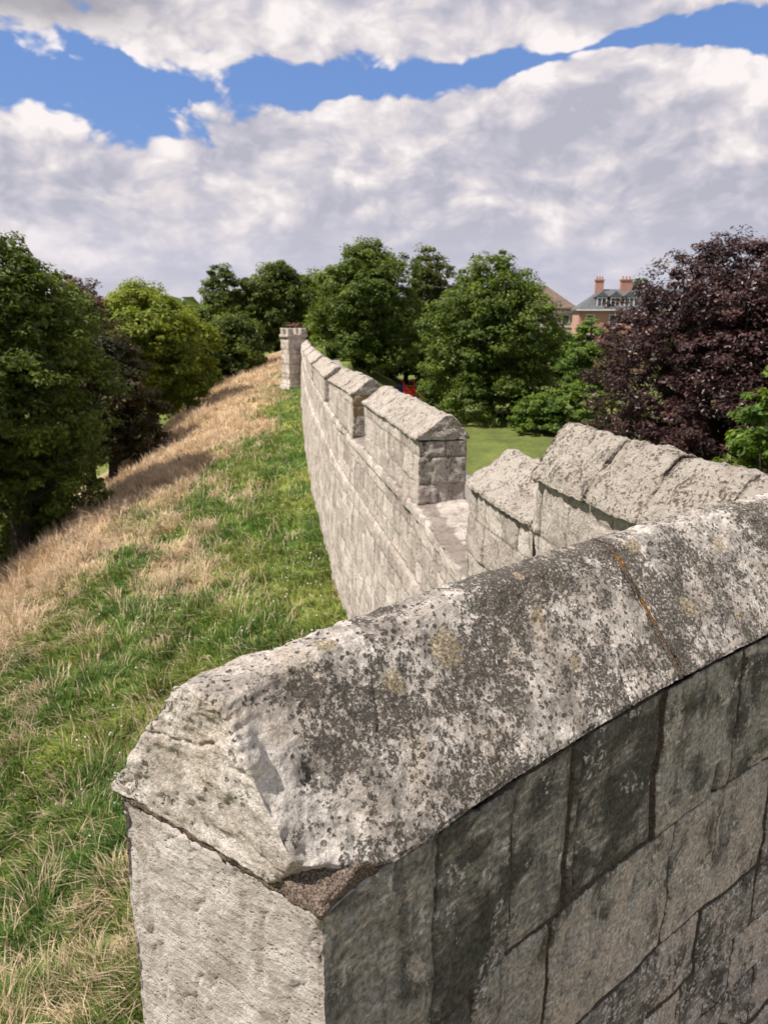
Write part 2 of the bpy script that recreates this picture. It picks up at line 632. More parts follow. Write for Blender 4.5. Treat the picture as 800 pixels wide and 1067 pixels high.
def mat_end_stone():
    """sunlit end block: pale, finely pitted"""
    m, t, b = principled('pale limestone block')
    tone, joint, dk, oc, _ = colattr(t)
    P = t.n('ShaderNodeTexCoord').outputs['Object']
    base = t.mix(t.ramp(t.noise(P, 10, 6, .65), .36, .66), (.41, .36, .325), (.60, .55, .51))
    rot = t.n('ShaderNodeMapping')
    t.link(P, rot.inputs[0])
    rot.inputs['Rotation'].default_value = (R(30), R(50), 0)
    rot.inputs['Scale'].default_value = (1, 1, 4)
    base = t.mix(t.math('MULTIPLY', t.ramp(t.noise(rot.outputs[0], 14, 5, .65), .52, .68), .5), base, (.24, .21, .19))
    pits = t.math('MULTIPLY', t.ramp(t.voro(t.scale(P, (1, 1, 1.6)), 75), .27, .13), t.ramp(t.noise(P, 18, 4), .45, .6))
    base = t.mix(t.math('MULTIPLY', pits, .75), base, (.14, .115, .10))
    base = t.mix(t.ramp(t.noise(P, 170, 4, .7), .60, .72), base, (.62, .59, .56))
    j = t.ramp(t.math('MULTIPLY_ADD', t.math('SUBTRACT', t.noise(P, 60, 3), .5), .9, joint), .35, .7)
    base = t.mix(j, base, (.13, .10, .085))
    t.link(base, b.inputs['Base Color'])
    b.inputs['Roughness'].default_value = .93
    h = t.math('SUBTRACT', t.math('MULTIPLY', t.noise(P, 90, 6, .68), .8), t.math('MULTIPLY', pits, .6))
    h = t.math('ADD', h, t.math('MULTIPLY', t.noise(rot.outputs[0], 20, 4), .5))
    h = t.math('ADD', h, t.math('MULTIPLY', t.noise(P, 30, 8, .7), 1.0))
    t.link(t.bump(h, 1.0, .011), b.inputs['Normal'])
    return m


def mat_wall(name, light, mid, darkc, streak_amt=.5, sc=1.0, crust=.35):
    m, t, b = principled(name)
    tone, joint, dk, oc, _ = colattr(t)
    P = t.n('ShaderNodeTexCoord').outputs['Object']
    base = t.mix(t.ramp(tone, 0, 1, False), mid, light)
    base = t.mix(t.math('MULTIPLY', t.ramp(t.noise(P, 6 * sc, 6, .65), .42, .66), .45), base, light)
    st = t.noise(t.scale(P, (1, 1, .3)), 7 * sc, 7, .66)
    base = t.mix(t.math('MULTIPLY', t.ramp(st, .50, .68), streak_amt), base, darkc)
    base = t.mix(t.math('MULTIPLY', t.ramp(t.noise(P, 2.2 * sc, 4, .6), .52, .68), .35), base, (.33, .245, .20))
    spots = t.math('MULTIPLY', t.ramp(t.math('MULTIPLY_ADD', t.math('SUBTRACT', t.noise(P, 5 * sc, 4, .6), .5), .45, t.noise(P, 30 * sc, 7, .72)), .52, .62), crust)
    spots = t.math('MULTIPLY', spots, t.math('MULTIPLY_ADD', dk, 1.4, .3))
    base = t.mix(t.math('MINIMUM', spots, .95), base, darkc)
    base = t.mix(t.math('MULTIPLY', t.ramp(t.noise(P, 75 * sc, 5, .7), .60, .72), .6), base, (.66, .62, .57))
    j = t.ramp(t.math('MULTIPLY_ADD', t.math('SUBTRACT', t.noise(P, 30 * sc, 3), .5), 1.1, joint), .35, .8)
    base = t.mix(t.math('MULTIPLY', j, .6), base, (.15, .118, .095))
    base = t.mix(oc, base, (.33, .22, .12))
    t.link(base, b.inputs['Base Color'])
    b.inputs['Roughness'].default_value = .93
    h = t.math('ADD', t.math('MULTIPLY', t.noise(P, 24 * sc, 7, .68), 1.0), t.math('MULTIPLY', st, .6))
    t.link(t.bump(h, 1.0, .05), b.inputs['Normal'])
    return m


def mat_ground():
    m, t, b = principled('meadow ground')
    a = t.n('ShaderNodeAttribute', attribute_name='col').outputs['Color']
    P = t.n('ShaderNodeTexCoord').outputs['Object']
    n = t.noise(P, 3.0, 8, .7)
    c = t.mix(t.ramp(n, .35, .7), t.vmath('MULTIPLY', a, (.72, .75, .7)), t.vmath('MULTIPLY', a, (1.25, 1.2, 1.15)))
    c = t.mix(1.0, c, t.mix(t.ramp(t.noise(P, .35, 6, .6), .35, .65), (.78, .80, .8), (1.22, 1.16, 1.1)), 'MULTIPLY')
    t.link(c, b.inputs['Base Color'])
    b.inputs['Roughness'].default_value = 1
    t.link(t.bump(t.noise(P, 14, 6, .7), .8, .06), b.inputs['Normal'])
    return m


def mat_leaf(name, transl=.35, rough=.55, tcol=1.0, hue=(1.0, 1.0, 1.0)):
    m = bpy.data.materials.new(name)
    m.use_nodes = True
    t = NT(m.node_tree)
    out = t.n('ShaderNodeOutputMaterial')
    a = t.n('ShaderNodeAttribute', attribute_name='col').outputs['Color']
    b = t.n('ShaderNodeBsdfPrincipled')
    b.inputs['Roughness'].default_value = rough
    b.inputs['Specular IOR Level'].default_value = .3
    t.link(a, b.inputs['Base Color'])
    tr = t.n('ShaderNodeBsdfTranslucent')
    t.link(t.vmath('MULTIPLY', a, tuple(tcol * h for h in hue)), tr.inputs[0])
    mx = t.n('ShaderNodeMixShader')
    mx.inputs[0].default_value = transl
    t.link(b.outputs[0], mx.inputs[1])
    t.link(tr.outputs[0], mx.inputs[2])
    t.link(mx.outputs[0], out.inputs[0])
    return m


def mat_flat(name, c, c2=None, sc=3, rough=.8, metal=0):
    m, t, b = principled(name)
    P = t.n('ShaderNodeTexCoord').outputs['Object']
    col = t.mix(t.ramp(t.noise(P, sc, 5, .6), .35, .65), c, c2 or tuple(x * .75 for x in c))
    t.link(col, b.inputs['Base Color'])
    b.inputs['Roughness'].default_value = rough
    b.inputs['Metallic'].default_value = metal
    return m


def mat_brick():
    m, t, b = principled('red brick')
    P = t.n('ShaderNodeTexCoord').outputs['Object']
    mp = t.n('ShaderNodeMapping')
    t.link(P, mp.inputs[0])
    mp.inputs['Rotation'].default_value = (R(90), 0, 0)
    br = t.n('ShaderNodeTexBrick')
    t.link(mp.outputs[0], br.inputs['Vector'])
    br.inputs['Scale'].default_value = 4.4
    br.inputs['Color1'].default_value = (.40, .17, .115, 1)
    br.inputs['Color2'].default_value = (.33, .135, .09, 1)
    br.inputs['Mortar'].default_value = (.40, .33, .27, 1)
    br.inputs['Mortar Size'].default_value = .02
    c = t.mix(t.math('MULTIPLY', t.noise(P, .8, 4), .9), br.outputs[0], (.52, .30, .24))
    t.link(c, b.inputs['Base Color'])
    b.inputs['Roughness'].default_value = .9
    return m


M_LICHEN = mat_lichen_stone()
M_SHADE = mat_shade_stone()
M_END = mat_end_stone()
M_CURT = mat_wall('pale curtain stone', (.70, .63, .57), (.40, .345, .305), (.18, .15, .13), .6, 1.0, .6)
M_CAP = mat_wall('weathered cap stone', (.68, .62, .555), (.48, .415, .355), (.15, .12, .095), .35, 1.9, 1.7)
M_WALK = mat_wall('worn paving', (.36, .33, .30), (.27, .25, .225), (.16, .15, .135), .15, 1.2, .5)
M_GROUND = mat_ground()
M_GRASS = mat_leaf('grass blades', .35, .6, 1.1, (1.05, 1.05, .8))
M_LEAF = mat_leaf('green leaves', .46, .5, 1.2, (1.15, 1.1, .55))
M_COPPER = mat_leaf('copper leaves', .15, .38, .9, (1.2, .8, .8))
M_BARK = mat_flat('bark', (.10, .08, .06), (.045, .038, .03), 9)
M_BRICK = mat_brick()
M_SLATE = mat_flat('slate', (.12, .125, .135), (.085, .09, .10), 2, .6)
M_TILE = mat_flat('brown roof tile', (.17, .125, .10), (.12, .09, .075), 2)
M_CREAM = mat_flat('cream render', (.55, .47, .37), (.48, .41, .33), 1)
M_WHITE = mat_flat('white painted wood', (.75, .74, .71), (.66, .66, .64), 2, .5)
M_GLASS = mat_flat('window glass', (.05, .06, .075), (.10, .12, .14), .6, .08)
M_TERRA = mat_flat('terracotta', (.45, .19, .11), (.36, .15, .09), 5)
M_RED = mat_flat('red painted metal', (.62, .035, .03), (.50, .025, .02), 3, .35)
M_BLUE = mat_flat('blue painted metal', (.03, .06, .22), (.025, .045, .17), 3, .35)

# ------------------------------------------------------------------ plan of the walls (metres, eye above the origin)
near = Path([(-.0955, .935), (-.068, .973), (-.035, 1.010), (.050, 1.090), (.240, 1.273), (.492, 1.495), (.745, 1.703),
             (1.120, 1.985), (1.50, 2.25), (1.62, 2.33)])          # walkway-side face of the near parapet
curt = Path([(1.30, 2.36), (1.09, 3.02), (.83, 3.97), (.60, 5.06), (.336, 7.13), (-.12, 9.5), (-.56, 11.8), (-1.13, 15.2),
             (-1.62, 18.5), (-2.4, 24), (-3.5, 33), (-4.45, 41), (-5.0, 46.5)])      # field-side face of the curtain


def cs(y):
    return float(np.interp(y, curt.p[:, 1], curt.s))


def wall_x(y):
    """x of the field-side face for any y (extended behind the camera)"""
    y = np.asarray(y, float)
    x = np.interp(y, curt.p[:, 1], curt.p[:, 0])
    x = np.where(y < curt.p[0, 1], curt.p[0, 0] + (curt.p[0, 1] - y) * .2, x)
    x = np.where(y > 46.5, -5.0 - (y - 46.5) * .02, x)
    return x


def bank_h(x, y):
    """ground height relative to the eye"""
    x = np.asarray(x, float)
    y = np.asarray(y, float)
    q = wall_x(y) - x
    rise = .5 * sstep(y, 32, 46) + 1.6 * sstep(y, 44, 80)
    P = np.stack([x, y, np.zeros_like(x)], -1).reshape(-1, 3)
    rough = (.16 * pn(P, .35, 3) + .07 * pn(P, 1.1, 4)).reshape(x.shape)
    ql = 7.8 + .5 * np.sin(y * .12)
    # field side
    berm = -4.93 - q * .12 - .012 * q * q
    crest = -4.93 - ql * .12 - .012 * ql * ql
    k = np.clip(q - ql, 0, None)
    fall = crest - .85 * k
    out = np.where(q < ql, berm, fall)
    # round the crest
    out = out - .35 * np.exp(-((q - ql) / 1.2) ** 2)
    fade = 1 - sstep(q, 0, 60) * 0
    out = np.maximum(out + rise * (1 - sstep(q, 10, 22)) * fade, -11.0 + .25 * rough)
    # park side
    qi = -q - 2.4
    inn = np.where(qi < 0, -4.93, np.maximum(-4.93 - .55 * qi, -8.0))
    h = np.where(q >= -2.4, np.where(q < 0, -4.93 + 0 * q + rise * .3, out), inn)
    return h + rough * sstep(np.abs(q + 1.2), 1.2, 3.5) * np.where(q > 0, 1, .35)


def meadow_mix(x, y):
    """0 green .. 1 straw, for the field-side bank"""
    q = wall_x(y) - x
    P = np.stack([x, y, np.zeros_like(x)], -1)
    n = fbm(P * np.array([1.0, .45, 1]), .55, 4, 21, .55)
    n2 = fbm(P * np.array([1.0, .6, 1]), 1.7, 3, 27, .55)
    far = sstep(y + 2.5 * n, 9, 19)
    edge = np.interp(y, [10, 19, 26, 34, 60], [6.6, 5.8, 4.0, 2.5, 2.4])
    a = sstep(q + 1.7 * n + 1.0 * n2, edge - 1.3, edge + 1.0)
    a = a * (.16 + .84 * far)
    mid = sstep(n * 1.2 + n2, .05, .6) * sstep(q, 1.2, 2.8) * (.14 + .50 * far)
    a = np.clip(np.maximum(a, mid), 0, 1)
    return a * (1 - sstep(q, 13, 17)), q


GREEN = np.array([.075, .150, .024])
YGREEN = np.array([.24, .275, .065])
STRAW = np.array([.63, .485, .34])
RUST = np.array([.26, .15, .085])
LAWN = np.array([.125, .155, .045])


def axis(a):
    out = [a[0][0]]
    for lo, hi, st in a:
        n = max(1, int(round((hi - lo) / st)))
        out += list(np.linspace(lo, hi, n + 1)[1:])
    return np.array(out)


def build_ground():
    xs = axis([(-2500, -300, 400), (-300, -60, 30), (-60, -26, 2.5), (-26, 3, .22), (3, 30, 1.0), (30, 100, 8), (100, 400, 60), (400, 2500, 420)])
    ys = axis([(-600, -40, 80), (-40, -4, 4), (-4, 26, .25), (26, 56, .5), (56, 110, 2), (110, 400, 30), (400, 3500, 450)])
    X, Y = np.meshgrid(xs, ys, indexing='ij')
    Z = bank_h(X, Y) + EYE
    far = sstep(np.hypot(X, Y), 110, 240)
    Z = Z * (1 - far) + far * (0.0)
    V = np.stack([X.ravel(), Y.ravel(), Z.ravel()], 1)
    i = np.arange(len(xs) * len(ys)).reshape(len(xs), len(ys))
    Q = np.stack([i[:-1, :-1].ravel(), i[1:, :-1].ravel(), i[1:, 1:].ravel(), i[:-1, 1:].ravel()], 1)
    mx, q = meadow_mix(V[:, 0], V[:, 1])
    P = V * np.array([1, 1, 0])
    n = fbm(P, .25, 4, 31)
    g = GREEN[None] * (1 - sstep(n, -.2, .5))[:, None] + YGREEN[None] * sstep(n, -.2, .5)[:, None]
    c = g * (1 - mx)[:, None] + STRAW[None] * mx[:, None] * .85
    park = ((q < -2) | (q > 15)).astype(float)[:, None]
    ln = LAWN[None] * (1 + .35 * fbm(P, .09, 4, 44)[:, None]) * np.array([1.0, 1.0, 1.0])
    c = c * (1 - park) + ln * park
    o = raw_mesh('ground', V, Q, mats=[M_GROUND], attr=c)
    tag(o, kind='structure')


build_ground()


def build_grass():
    rnd = np.random.RandomState(5)
    N = 560000
    ld = rnd.uniform(math.log(2.6), math.log(75), N)
    d = np.exp(ld)
    tx = rnd.uniform(-.80, .12, N)
    y = d / np.sqrt(1 + tx * tx)
    x = y * tx
    mx, q = meadow_mix(x, y)
    ok = (q > .02) & (q < 13.5) & (y > .5)
    # not inside the bastion at the camera's feet
    ok &= ~((y < 2.6) & (q < 3.3))
    x, y, mx, q, d = x[ok], y[ok], mx[ok], q[ok], d[ok]
    n = len(x)
    z = bank_h(x, y) + EYE - .02
    P = np.stack([x, y, np.zeros(n)], 1)
    straw = rnd.uniform(0, 1, n) < (mx * .88 + .035)
    tuft = fbm(P, 2.2, 3, 61)
    L = np.where(straw, rnd.uniform(.22, .50, n), rnd.uniform(.10, .30, n)) * (1 + 1.1 * tuft)
    L = np.where(straw & (q > 6), L * 1.25, L)
    L = np.where(q < 1.0, L * .75, L)
    ang = 2.4 * fbm(P, .55, 3, 71) + 1.6 * fbm(P, 2.5, 2, 75) + rnd.normal(0, .75, n) + 2.6
    dirx, diry = np.cos(ang), np.sin(ang)
    lean = np.where(straw, rnd.uniform(.35, 1.05, n), rnd.uniform(.25, .95, n))
    lean = np.where((q > 7) & straw, lean * .55, lean)
    w = np.where(straw, .0011, .0026) * rnd.uniform(.7, 1.4, n) + d * .00042
    px, py = -diry * w, dirx * w
    B = np.stack([x, y, z], 1)
    side = np.stack([px, py, np.zeros(n)], 1)
    mid = B + np.stack([dirx * L * .42 * lean, diry * L * .42 * lean, L * .55 * (1 - .25 * lean)], 1)
    tip = B + np.stack([dirx * L * .95 * lean, diry * L * .95 * lean, L * (.98 - .62 * lean)], 1)
    V = np.stack([B - side, B + side, mid + side * .8, mid - side * .8, tip], 1).reshape(-1, 3)
    k = np.arange(n) * 5
    Q = np.stack([k, k + 1, k + 2, k + 3], 1)
    T = np.stack([k + 3, k + 2, k + 4], 1)
    nn = fbm(P, .5, 3, 81)
    yg = np.clip(sstep(nn + rnd.normal(0, .35, n), -.35, .6) + .35 * mx, 0, 1)[:, None]
    cg = GREEN * (1 - yg) + YGREEN * yg
    cstraw = STRAW[None] * rnd.uniform(.65, 1.15, n)[:, None]
    rust = ((fbm(P, .9, 3, 91) > .42) & (rnd.uniform(0, 1, n) < .6))[:, None]
    cstraw = np.where(rust, RUST * rnd.uniform(.8, 1.3, n)[:, None], cstraw)
    c = np.where(straw[:, None], cstraw, cg * rnd.uniform(.6, 1.45, n)[:, None])
    c = c * (1 + .45 * fbm(P, 1.3, 3, 87))[:, None]
    A = np.clip(np.repeat(c, 5, axis=0), .01, 1)
    o = raw_mesh('meadow_grass', V, Q, T, [M_GRASS], A, smooth=False)
    tag(o, 'long uncut green and straw-coloured grass covering the bank below the wall', 'grass', kind='stuff')
    # small white clover heads near the wall
    m = 330
    ty = np.exp(rnd.uniform(math.log(6), math.log(20), m))
    fx = wall_x(ty) - np.abs(rnd.normal(0, 2.3, m)) - .25
    keep = ~((ty < 2.8))
    fx, ty = fx[keep], ty[keep]
    m = len(fx)
    fz = bank_h(fx, ty) + EYE + rnd.uniform(.10, .22, m)
    r = rnd.uniform(.010, .019, m)
    ico = np.array([(0, 0, 1), (1, 0, 0), (0, 1, 0), (-1, 0, 0), (0, -1, 0), (0, 0, -1)], float)
    V = (np.stack([fx, ty, fz], 1)[:, None] + ico[None] * r[:, None, None]).reshape(-1, 3)
    f = np.array([(0, 1, 2), (0, 2, 3), (0, 3, 4), (0, 4, 1), (5, 2, 1), (5, 3, 2), (5, 4, 3), (5, 1, 4)])
    T = (np.arange(m)[:, None, None] * 6 + f[None]).reshape(-1, 3)
    o = raw_mesh('clover_flowers', V, None, T, [M_WHITE])
    tag(o, 'tiny white clover heads dotted through the green grass beside the wall', 'flowers', kind='stuff')


build_grass()

# ------------------------------------------------------------------ near parapet
T_NEAR = .508


def rat2s(r):
    rr = near.p[:, 0] / near.p[:, 1]
    return float(np.interp(r, rr, near.s))


def build_near():
    S1 = float(np.interp(.745, near.p[:, 0], near.s))       # joint between the first and second coping stone
    END = near.L
    root = thing('parapet_wall', 'nearest stone parapet with broad lichen-blotched sloping coping and dark inner face', 'wall',
                 (-.3, 1.1, EYE - 6.0))
    # ---- masonry of the walkway side
    C = [-6.0, -5.0, -4.2, -3.6, -3.1, -2.75, -2.5, -2.25, -2.02, -1.78, -1.35, -.9]
    r = rat2s
    cust = {11: [-2, -.4, r(.072), r(.205), r(.290), r(.305), r(.4226), r(.532), r(.60), 3],
            10: [-2, -.7, r(.150), r(.274), r(.46), r(.60), 3],
            9: [-2, -.5, r(.02), r(.21), r(.33), r(.454), r(.52), r(.60), 3],
            8: [-2, -.5, r(.1), r(.26), r(.37), r(.43), r(.50), r(.58), 3]}
    # index of the course between c[k-1] and c[k] is k
    mas = Masonry(C, .4, -2, 4, 8, {k: v for k, v in cust.items()})

    def body(s, v, w):
        return s, v * T_NEAR, w

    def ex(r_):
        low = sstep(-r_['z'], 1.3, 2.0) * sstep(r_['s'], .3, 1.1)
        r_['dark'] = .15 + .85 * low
        # a small dark put-hole in the second course
        a = rat2s(.512)
        hole = np.exp(-(((r_['s'] - a) / .018) ** 4 + ((r_['z'] + 1.30) / .05) ** 4)) * (r_['lat'] < .02)
        r_['disp'] = r_['disp'] - .03 * hole
        r_['oc'] = hole
        return r_
    us = np.concatenate([np.arange(.28, 2.2, .0075), np.arange(2.2, END, .03), [END]])
    ws = np.concatenate([np.linspace(-9, -3, 30)[:-1], np.linspace(-3, -.9, 270)])
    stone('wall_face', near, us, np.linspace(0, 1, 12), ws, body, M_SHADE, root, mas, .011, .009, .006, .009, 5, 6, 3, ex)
    # ---- the single end block, bright on its end, dark on its walkway side: two visible faces, one block
    endb = None

    def exe(r_):
        return r_
    Ce = Masonry([-9, -1.98, -.9], 3, -3, 8, 1)
    us = np.concatenate([np.linspace(0, .02, 4)[:-1], np.linspace(.02, .279, 36)])
    ws = np.concatenate([np.linspace(-9, -1.98, 30)[:-1], np.linspace(-1.98, -.9, 170)])
    P, Q, end = lattice(us, np.linspace(0, 1, 90), ws)
    s, lat, z = body(P[:, 0], P[:, 1], P[:, 2])
    # outer edge of the end leans out slightly and the arrises are worn
    cpt, nn = near.at(s)
    V = np.concatenate([cpt + nn * lat[:, None], (z + EYE)[:, None]], 1)
    N = vnormals(V, Q)
    if np.mean(np.sum(N[::7] * (V[::7] - V.mean(0)), 1)) < 0:
        Q = Q[:, ::-1]
        N = -N
    edge = ((P[:, 0] < .004) & ((P[:, 1] < .02) | (P[:, 1] > .98)))
    disp = .007 * fbm(V, 5, 5, 4, .55) + .003 * fbm(V, 26, 3, 9) - .006 * edge
    rg = np.abs(fbm(V * np.array([1, 1, .35]), 9, 3, 19))
    disp -= .004 * (rg < .05)
    V = V + N * disp[:, None]
    A = np.stack([np.full(len(V), .5), 1 - sstep(np.abs(z + 1.98), .004, .012), np.full(len(V), .1), np.zeros(len(V))], 1)
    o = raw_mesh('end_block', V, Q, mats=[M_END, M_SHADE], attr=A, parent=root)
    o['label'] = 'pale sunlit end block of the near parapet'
    # the walkway side of the end block takes the stained stone colour darkened for shade, like that whole face
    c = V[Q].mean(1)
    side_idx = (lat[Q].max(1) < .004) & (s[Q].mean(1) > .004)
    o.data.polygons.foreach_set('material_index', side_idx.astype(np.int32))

    # ---- mortar bed under the coping
    def bed(s, v, w):
        return s + .004 * 0, .006 + v * (T_NEAR - .012), w
    stone('mortar_bed', near, np.concatenate([np.linspace(.006, 1.6, 220), [END]]), np.linspace(0, 1, 90), np.linspace(-.903, -.876, 4), bed, M_LICHEN, root,
          None, amp=.006, sc=40, octs=3, seed=5, dark=0.0,
          extra=lambda r_: (r_.update(joint=np.full(len(r_['s']), 1.0)), r_)[1])

    # ---- coping stones
    # profile at the free end and along the run: (w -> lateral of inner slope, lateral of outer slope, z)
    zt = np.array([-.885, -.876, -.82, -.735, -.68, -.63, -.603, -.596])
    in_end = np.array([.006, .008, .060, .118, .150, .180, .203, .222])
    out_end = np.array([.520, .530, .478, .415, .373, .335, .318, .300])
    in_run = np.array([-.014, -.010, .036, .108, .154, .197, .222, .238])
    out_run = np.array([.535, .535, .487, .417, .372, .330, .308, .293])

    def cop(s, v, w):
        # w 0..1 bottom to ridge; v 0..1 across
        z = np.interp(w, np.linspace(0, 1, 8), zt)
        k = sstep(s, .0, .16)
        a = np.interp(w, np.linspace(0, 1, 8), in_end) * (1 - k) + np.interp(w, np.linspace(0, 1, 8), in_run) * k
        b = np.interp(w, np.linspace(0, 1, 8), out_end) * (1 - k) + np.interp(w, np.linspace(0, 1, 8), out_run) * k
        return s, a + (b - a) * v, z

    patches = [(465, 675, .032), (660, 568, .020), (748, 568, .018), (716, 632, .020), (338, 672, .016), (410, 712, .018), (540, 600, .012), (560, 640, .014),
               (600, 690, .013), (770, 640, .012)]

    def px_point(px, py):
        """where a spot seen in the photograph lies on the coping's slope (plane fit of the slope)"""
        f = 771.
        p = R(15)
        u, v = (px - 400) / f, (533.5 - py) / f
        r_ = np.array([u, math.cos(p) + v * math.sin(p), -math.sin(p) + v * math.cos(p)])
        best = None
        for tt in np.linspace(.8, 3.2, 1200):
            q = r_ * tt
            d2 = np.hypot(near.p[:, 0] - q[0], near.p[:, 1] - q[1])
            i = d2.argmin()
            latq = float(np.dot(q[:2] - near.p[i], [-near.t[i, 1], near.t[i, 0]]))
            zs = np.interp(latq, in_run, zt)
            if q[2] <= zs:
                best = q
                break
        return best if best is not None else r_ * 2

    pp = [(px_point(a, b_), c) for a, b_, c in patches]

    def ex_c1(r_):
        V, s, lat, z, N = r_['V'], r_['s'], r_['lat'], r_['z'], r_['N']
        oc = np.zeros(len(V))
        for q, rad in pp:
            dd = np.linalg.norm(V - (q + np.array([0, 0, EYE])), axis=1)
            oc = np.maximum(oc, np.clip(1.3 - dd / rad * .62, 0, 1))
        r_['oc'] = np.where(s > .02, oc, 0)
        # black crust thins out towards the free end and on the end face
        dk = .10 + .58 * sstep(s + .10 * pn(V, 7, 13), -.04, .09) + .25 * pn(V, 3, 12)
        dk = np.where(r_['end'], .05, dk)
        # a paler band along the ridge
        dk -= .15 * sstep(z, -.62, -.60) * (1 - sstep(s, .3, .6))
        r_['dark'] = np.clip(dk, 0, 1)
        disp = .0045 * fbm(V, 4.0, 3, 31, .5) + .0045 * fbm(V, 18, 5, 37, .68)
        disp = disp * np.where(z < -.85, .5, 1)
        # hollows and layers on the end face
        disp += np.where(s < .03, .007 * fbm(V * np.array([1, 1, 1.6]), 13, 4, 41, .6), 0)
        # long natural cracks
        for (lo, hi, sl, zc, dp) in ((.22, .42, -.22, -.685, .005), (.06, .30, .30, -.80, .004)):
            dd = np.abs(z - (zc + sl * (lat - .25) + .012 * pn(V, 14, 43)))
            disp -= dp * np.exp(-(dd / .0035) ** 2) * (s < .03) * (lat > lo) * (lat < hi)
        # a crack across the slope (from the pocket up towards the ridge)
        dd = np.abs(s - (.19 + .75 * (lat - .05) + .02 * pn(V, 9, 47)))
        disp -= .004 * np.exp(-(dd / .004) ** 2) * (lat > .05) * (lat < .17) * (s > .02) * (s < .4)
        pk = np.exp(-(((s - .085) / .018) ** 2 + ((lat - .105) / .013) ** 2))
        disp -= .010 * pk
        dd = np.abs(s - (.92 + .5 * (lat - .0) + .02 * pn(V, 9, 48)))
        disp -= .006 * np.exp(-(dd / .004) ** 2) * (lat > -.02) * (lat < .10)
        # end arris towards mortar joint rounded
        r_['disp'] = disp - .004 * (s > S1 - .010)
        r_['joint'] = (s > S1 - .0115).astype(float)
        return r_

    c00, n00 = near.at(np.array([0.0]))
    c00, n00 = c00[0], n00[0]
    along = np.array([n00[1], -n00[0]])
    p0 = np.array([*(c00 + along * .050 + n00 * .045), EYE - .868])
    pn0 = np.array([*(-along * .58 - n00 * .62), -.52])
    pn0 /= np.linalg.norm(pn0)

    def chip(V, s, lat, z):
        # the lower corner has split away along a rough plane, leaving mortar showing
        d = (V - p0) @ pn0 + .006 * fbm(V, 16, 4, 63, .6)
        return V - pn0[None] * np.clip(d, 0, None)[:, None]

    us = np.concatenate([[0, .002, .005], np.arange(.009, S1 - .012, .0062), [S1 - .017, S1 - .014, S1 - .011]])
    wv = np.concatenate([[0, .02], np.linspace(.05, 1, 88)])
    o = stone('coping_stone', near, us, np.linspace(0, 1, 96), wv, cop, M_LICHEN, root, None, extra=ex_c1, post=chip)
    o['label'] = 'weathered end coping stone with a broken lower corner'

    def ex_c2(r_):
        r_ = ex_c1(r_)
        V, s, lat, z = r_['V'], r_['s'], r_['lat'], r_['z']
        r_['disp'] = (.0045 * fbm(V, 4.0, 3, 51, .5) + .0045 * fbm(V, 18, 5, 57, .68)) * np.where(z < -.85, .5, 1)
        r_['dark'] = np.clip(.62 + .3 * pn(V, 3, 12), 0, 1)
        r_['joint'] = np.zeros(len(V))
        return r_
    us = np.concatenate([[S1 + .012, S1 + .014, S1 + .017], np.arange(S1 + .02, S1 + .98, .0075)])
    stone('coping_stone', near, us, np.linspace(0, 1, 40), wv, cop, M_LICHEN, root, None, extra=ex_c2)
    us = np.arange(S1 + 1.0, END + .12, .02)
    stone('coping_stone', near, us, np.linspace(0, 1, 20), wv[::2], cop, M_LICHEN, root, None, extra=ex_c2)
    # mortar in the joint between the two stones

    def jm(s, v, w):
        s_, l_, z_ = cop(s, v, w)
        return s_, l_ * .98 + .005, z_ - .005
    stone('mortar_joint', near, np.array([S1 - .014, S1 - .005, S1 + .005, S1 + .015]), np.linspace(0, 1, 50), wv, jm, M_LICHEN, root, None,
          amp=.004, sc=45, octs=3, seed=6, dark=.8, extra=lambda r_: (r_.update(joint=np.full(len(r_['s']), 1.0)), r_)[1])
    # loose mortar exposed at the broken corner

    def wad(s, v, w):
        ls = .004 + v * .15
        e = np.minimum(s, ls) / .05
        return s + .004, ls, -.902 + w * (.012 + .060 * sstep(np.hypot(s, ls), .0, .11) * (.35 + .65 * np.clip(e, 0, 1)))
    stone('corner_mortar', near, np.linspace(0, .13, 40), np.linspace(0, 1, 36), np.linspace(0, 1, 16), wad, M_LICHEN, root, None,
          amp=.007, sc=22, octs=4, seed=16, dark=0, extra=lambda r_: (r_.update(joint=np.full(len(r_['s']), 1.0)), r_)[1])
    # ---- embrasure to the left (below the frame) with its sill
    def sl(s, v, w):
        return s, v * T_NEAR, -9 + w * 7.1 + 0 * v
    stone('sill', near, np.linspace(-1.7, -.012, 60), np.linspace(0, 1, 20), np.concatenate([np.linspace(0, .9, 30), np.linspace(.91, 1, 12)]), sl, M_END, root, Masonry(C, .45, -3, 4, 9), amp=.01, seed=9)
    # ---- walkway floor of the bastion behind the parapet
    ins = [near.at(np.array([q]))[0][0] for q in np.linspace(-1.7, near.L, 14)]
    poly = [tuple(p) for p in ins] + [(3.3, 2.6), (3.6, -3.0), (-1.5, -3.0)]
    n = len(poly)
    V = [(x, y, EYE - 2.75) for x, y in poly] + [(x, y, EYE - 9.2) for x, y in poly]
    me = bpy.data.meshes.new('bastion_floor')
    me.from_pydata([tuple(np.array(v) - np.array(root.location)) for v in V], [], [tuple(range(n))[::-1], tuple(range(n, 2 * n))] + [(i, (i + 1) % n, n + (i + 1) % n, n + i) for i in range(n)])
    me.materials.append(M_WALK)
    fo = bpy.data.objects.new('bastion_floor', me)
    COL.objects.link(fo)
    fo.parent = root


build_near()


# ------------------------------------------------------------------ curtain wall
def eave_z(y):
    return np.interp(y, [0, 3.955, 3.965, 7, 12, 16, 25, 42, 50], [-.868, -.868, -1.143, -1.2, -1.2, -1.33, -1.42, -1.75, -1.8])


